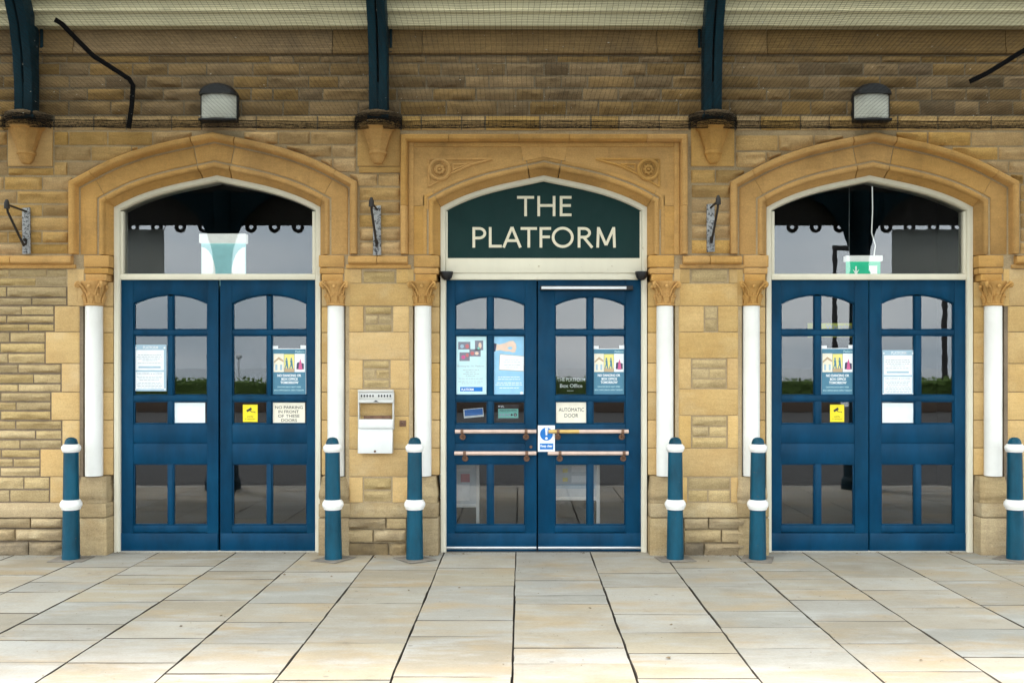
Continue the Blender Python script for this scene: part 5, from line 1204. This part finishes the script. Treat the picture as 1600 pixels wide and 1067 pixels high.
for i in range(420):
    x = rn.uniform(-4.9, 4.9); s = abs(rn.gauss(0.0, 1.1)); s = min(2.9, s if i % 3 else rn.uniform(0, 2.9))
    p = net_pt(x, s); d = Vector((rn.uniform(-1, 1), rn.uniform(-1, 1), rn.uniform(-0.6, 0.2))).normalized() * rn.uniform(0.004, 0.02); wv = Vector((rn.uniform(-1, 1), rn.uniform(-1, 1), rn.uniform(-1, 1))).normalized() * rn.uniform(0.0008, 0.002)
    mb.add([p - wv, p + d * 0.5 - wv * 1.5, p + d, p + d * 0.5 + wv * 1.5], [(0, 1, 2, 3)])
mb.build('down_feathers', 'feather', net, 0, False, kind='stuff')

# ------------------------------------------------------------------ inside the doors
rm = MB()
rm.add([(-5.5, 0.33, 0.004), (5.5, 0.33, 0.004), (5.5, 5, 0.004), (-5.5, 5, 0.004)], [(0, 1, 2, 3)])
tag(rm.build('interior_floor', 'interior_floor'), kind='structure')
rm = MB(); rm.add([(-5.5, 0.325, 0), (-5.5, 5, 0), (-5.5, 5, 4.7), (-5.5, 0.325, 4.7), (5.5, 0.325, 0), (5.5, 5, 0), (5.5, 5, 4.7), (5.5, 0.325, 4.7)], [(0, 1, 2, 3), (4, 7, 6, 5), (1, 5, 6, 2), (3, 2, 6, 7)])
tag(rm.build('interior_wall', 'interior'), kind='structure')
def exit_sign(px0, px1, py0, py1, label, teal):
    Y0 = 0.42; x0, x1, z0, z1 = PX(px0, Y0), PX(px1, Y0), PZ(py1, Y0), PZ(py0, Y0)
    o = thing('exit_sign', label, 'exit sign', ((x0 + x1) / 2, Y0, z0), 'hanging exit signs'); hs = (z1 - z0) * (0.32 if not teal else 0.25)
    MB().box(x0, x1, Y0 - 0.04, Y0 + 0.04, z1 - hs, z1).build('housing', 'exit_white', o, 0.006)
    MB().box(x0 + 0.01, x1 - 0.01, Y0 - 0.006, Y0 + 0.006, z0 - 0.12, z1 - hs - 0.001).build('panel', 'exit_teal' if teal else 'exit_green', o)
    yy = Y0 - 0.0072; w_ = x1 - x0
    if teal:
        for s in (-1, 1):
            xm = (x0 + x1) / 2; MB().prism([(xm + s * w_ * 0.47, z1 - hs - 0.02)] + [(xm + s * w_ * (0.47 - 0.30 * math.sin(R(t))), z1 - hs - 0.03 - (z1 - hs - z0) * (1 - math.cos(R(t)))) for t in range(0, 91, 15)] + [(xm + s * w_ * 0.47, z0 - 0.05)], yy, yy + 0.001).build('panel_print', 'exit_white', o, 0, False)
    else:
        zc = z0 + 0.02
        MB().prism([(x0 + w_ * 0.28, zc + 0.045), (x0 + w_ * 0.32, zc + 0.045), (x0 + w_ * 0.32, zc + 0.0), (x0 + w_ * 0.39, zc + 0.02), (x0 + w_ * 0.30, zc - 0.035), (x0 + w_ * 0.21, zc + 0.02), (x0 + w_ * 0.28, zc + 0.0)], yy, yy + 0.001).build('arrow', 'exit_white', o, 0, False)
        MB().box(x0 + w_ * 0.66, x0 + w_ * 0.88, yy, yy + 0.001, z0 - 0.1, zc + 0.05).build('door_symbol', 'exit_white', o, 0, False)
        MB().prism([(x0 + w_ * 0.56, zc + 0.03), (x0 + w_ * 0.64, zc + 0.035), (x0 + w_ * 0.70, zc - 0.01), (x0 + w_ * 0.66, zc - 0.06), (x0 + w_ * 0.60, zc - 0.06), (x0 + w_ * 0.62, zc - 0.01)], yy - 0.001, yy).build('running_figure', 'exit_green', o, 0, False)
        mb = MB(); xr = x0 + w_ * 0.80
        mb.tube([(xr, Y0, z1), (xr + 0.012, Y0, z1 + 0.09), (xr - 0.02, Y0, z1 + 0.2), (xr - 0.012, Y0, z1 + 0.4), (xr - 0.018, Y0, z1 + 0.8)], 0.005, 8); mb.build('cable', 'exit_white', o)
        MB().tube([(x0 + w_ * 0.12, Y0, z1), (x0 + w_ * 0.12, Y0, z1 + 0.9)], 0.0025, 6).build('hanging_wire', 'steel', o)
exit_sign(313, 386, 366, 425, 'pale teal lit sign with white top behind the left fanlight', True)
exit_sign(1320, 1377, 400, 428, 'green exit sign with a white arrow hanging behind the right fanlight', False)
o = thing('warning_banner', 'yellow green Warning strip behind the right hand door glass', 'banner', (PX(1297, 0.3), 0.3, PZ(526, 0.3))); o['y'] = 0.3
MB().box(PX(1262, 0.3), PX(1333, 0.3), 0.3, 0.302, PZ(527, 0.3), PZ(505, 0.3)).build('strip', 'warning', o); ptext(o, 'Warning', 1290, 1331, 507, 516, 'grey_ink', 0.03, 0.002)
def board(px0, px1, py0, py1, Y0, label, prints):
    x0, x1, z0, z1 = PX(px0, Y0), PX(px1, Y0), PZ(py1, Y0), PZ(py0, Y0); o = thing('display_board', label, 'display board', ((x0 + x1) / 2, Y0, 0), 'display boards inside the entrance'); o['y'] = Y0
    MB().box(x0, x1, Y0, Y0 + 0.02, z0, z1).build('panel', 'board_white', o, 0.004)
    f = MB(); f.box(x0 - 0.03, x0, Y0 - 0.01, Y0 + 0.03, 0.0, z1 + 0.03); f.box(x1, x1 + 0.03, Y0 - 0.01, Y0 + 0.03, 0.0, z1 + 0.03); f.box(x0, x1, Y0 - 0.01, Y0 + 0.03, z0 - 0.03, z0); f.build('frame', 'exit_white' if False else 'white', o, 0.004)
    for (a, b_, c2, d, m_) in prints: pbox(o, a, b_, c2, d, m_, 'print', 0.003)
board(690, 744, 690, 787, 0.9, 'white framed board with red and grey notices behind the lower glass', [(720, 740, 734, 753, 'print_red'), (708, 756, 734, 782, 'paper'), (710, 732, 736, 736, 'paper')])
board(866, 932, 690, 776, 0.75, 'white framed board with yellow tabs behind the right leaf of the centre door', [(879, 732, 887, 738, 'print_yellow'), (879, 746, 887, 752, 'print_yellow'), (893, 728, 916, 737, 'paper'), (893, 743, 916, 753, 'paper'), (868, 756, 930, 763, 'poster_pale')])

# ------------------------------------------------------------------ across the road (seen in the glass)
rh = random.Random(5)
for (x0, x1, lb) in ((-40, 12, 'clipped green hedge across the road, mirrored in the left door'), (14, 45, 'clipped green hedge across the road, mirrored in the right door')):
    hd = thing('hedge', lb, 'hedge', ((x0 + x1) / 2, -30, -0.13), 'hedges across the road'); mb = MB()
    n = int((x1 - x0) / 0.4); tp = []
    for i in range(n + 1): tp.append(1.12 + 0.18 * noise.noise(Vector((i * 0.21, x0, 0))) + 0.08 * noise.noise(Vector((i * 0.9, x0, 4))))
    for i in range(n): mb.prism([(-30.7, 0.3), (-29.4, 0.3), (-29.45, tp[i] - 0.1), (-30.6, tp[i] - 0.08)], x0 + i * 0.4, x0 + i * 0.4 + 0.4, 'x')
    for i in range(5200):
        u = rh.random(); x = x0 + (x1 - x0) * u; k = min(n, int((x - x0) / 0.4)); y = rh.uniform(-30.7, -29.35); z = tp[k] + rh.uniform(-0.2, 0.06) if rh.random() < 0.55 else rh.uniform(0.25, tp[k])
        if z < tp[k] - 0.15: y = -29.38 + rh.uniform(-0.06, 0.1)
        a = Vector((rh.uniform(-1, 1), rh.uniform(-1, 1), rh.uniform(-1, 1))).normalized() * 0.09; b_ = a.cross(Vector((rh.uniform(-1, 1), 0.3, 1))).normalized() * 0.05; p = Vector((x, y, z))
        mb.add([p - a, p + b_, p + a, p - b_], [(0, 1, 2, 3)])
    mb.build('foliage', 'hedge', hd, 0, False, kind='stuff')
    MB().box(x0, x1, -29.3, -29.05, -0.13, 0.42).solo('garden_wall', 'brick_dark', 'low brown wall in front of the hedge mirrored in the %s door' % ('left' if x0 < 0 else 'right'), 'wall', ((x0 + x1) / 2, -29.2, -0.13), 0.02, 'low walls across the road')
o = thing('globe_lamp', 'pale globe lamp post beyond the hedge, mirrored in the left door', 'street lamp', (-17.0, -51.5, -0.13))
MB().lathe([(0.09, -0.13), (0.07, 0.6), (0.05, 1.95), (0.09, 2.0)], (-17, -51.5, 0), 14).build('post', 'globe', o)
MB().lathe([(0.02, -0.2), (0.13, -0.17), (0.2, -0.08), (0.22, 0.03), (0.19, 0.13), (0.11, 0.2), (0, 0.22)], (-17, -51.5, 2.2), 18, cap=False).build('globe', 'globe', o)
for X, lb in ((16.8, 'tall street lamp mirrored beside the bracket in the right fanlight'), (22.7, 'tall street lamp mirrored through the banner in the right fanlight')):
    o = thing('street_lamp', lb, 'street lamp', (X, -45, -0.13), 'street lamps across the road')
    MB().lathe([(0.16, -0.13), (0.15, 1.5), (0.10, 7.9)], (X, -45, 0), 12).build('post', 'iron', o); MB().box(X - 0.1, X + 0.75, -45.15, -44.85, 7.85, 8.1).build('lantern', 'iron', o, 0.05)

# ------------------------------------------------------------------ grit and dead leaves gathered on the flags
rg = random.Random(21); mb = MB()
for i in range(1500):
    if i < 1000: x = rg.uniform(-5, 5); y = -0.05 - abs(rg.gauss(0, 0.05))
    else: x = rg.uniform(-5, 5); y = rg.uniform(-3.6, -0.1)
    if i < 1000 and any(abs(x - c) < 0.86 for c in CX): y += 0.14
    r_ = rg.uniform(0.002, 0.007) if i % 40 else rg.uniform(0.01, 0.022); a = rg.uniform(0, 6.28); z = 0.003
    p = [(x + r_ * math.cos(a + q * 1.57 + rg.uniform(-0.4, 0.4)) * rg.uniform(0.5, 1), y + r_ * math.sin(a + q * 1.57) * rg.uniform(0.5, 1), z + rg.uniform(0.0, r_ * 0.35)) for q in range(4)]
    mb.add(p + [(x, y, z + r_ * 0.5)], [(0, 1, 4), (1, 2, 4), (2, 3, 4), (3, 0, 4)])
tag(mb.build('grit', 'grit', None, 0, False), 'dark grit and leaf crumbs scattered on the flagstones', 'grit', kind='stuff')
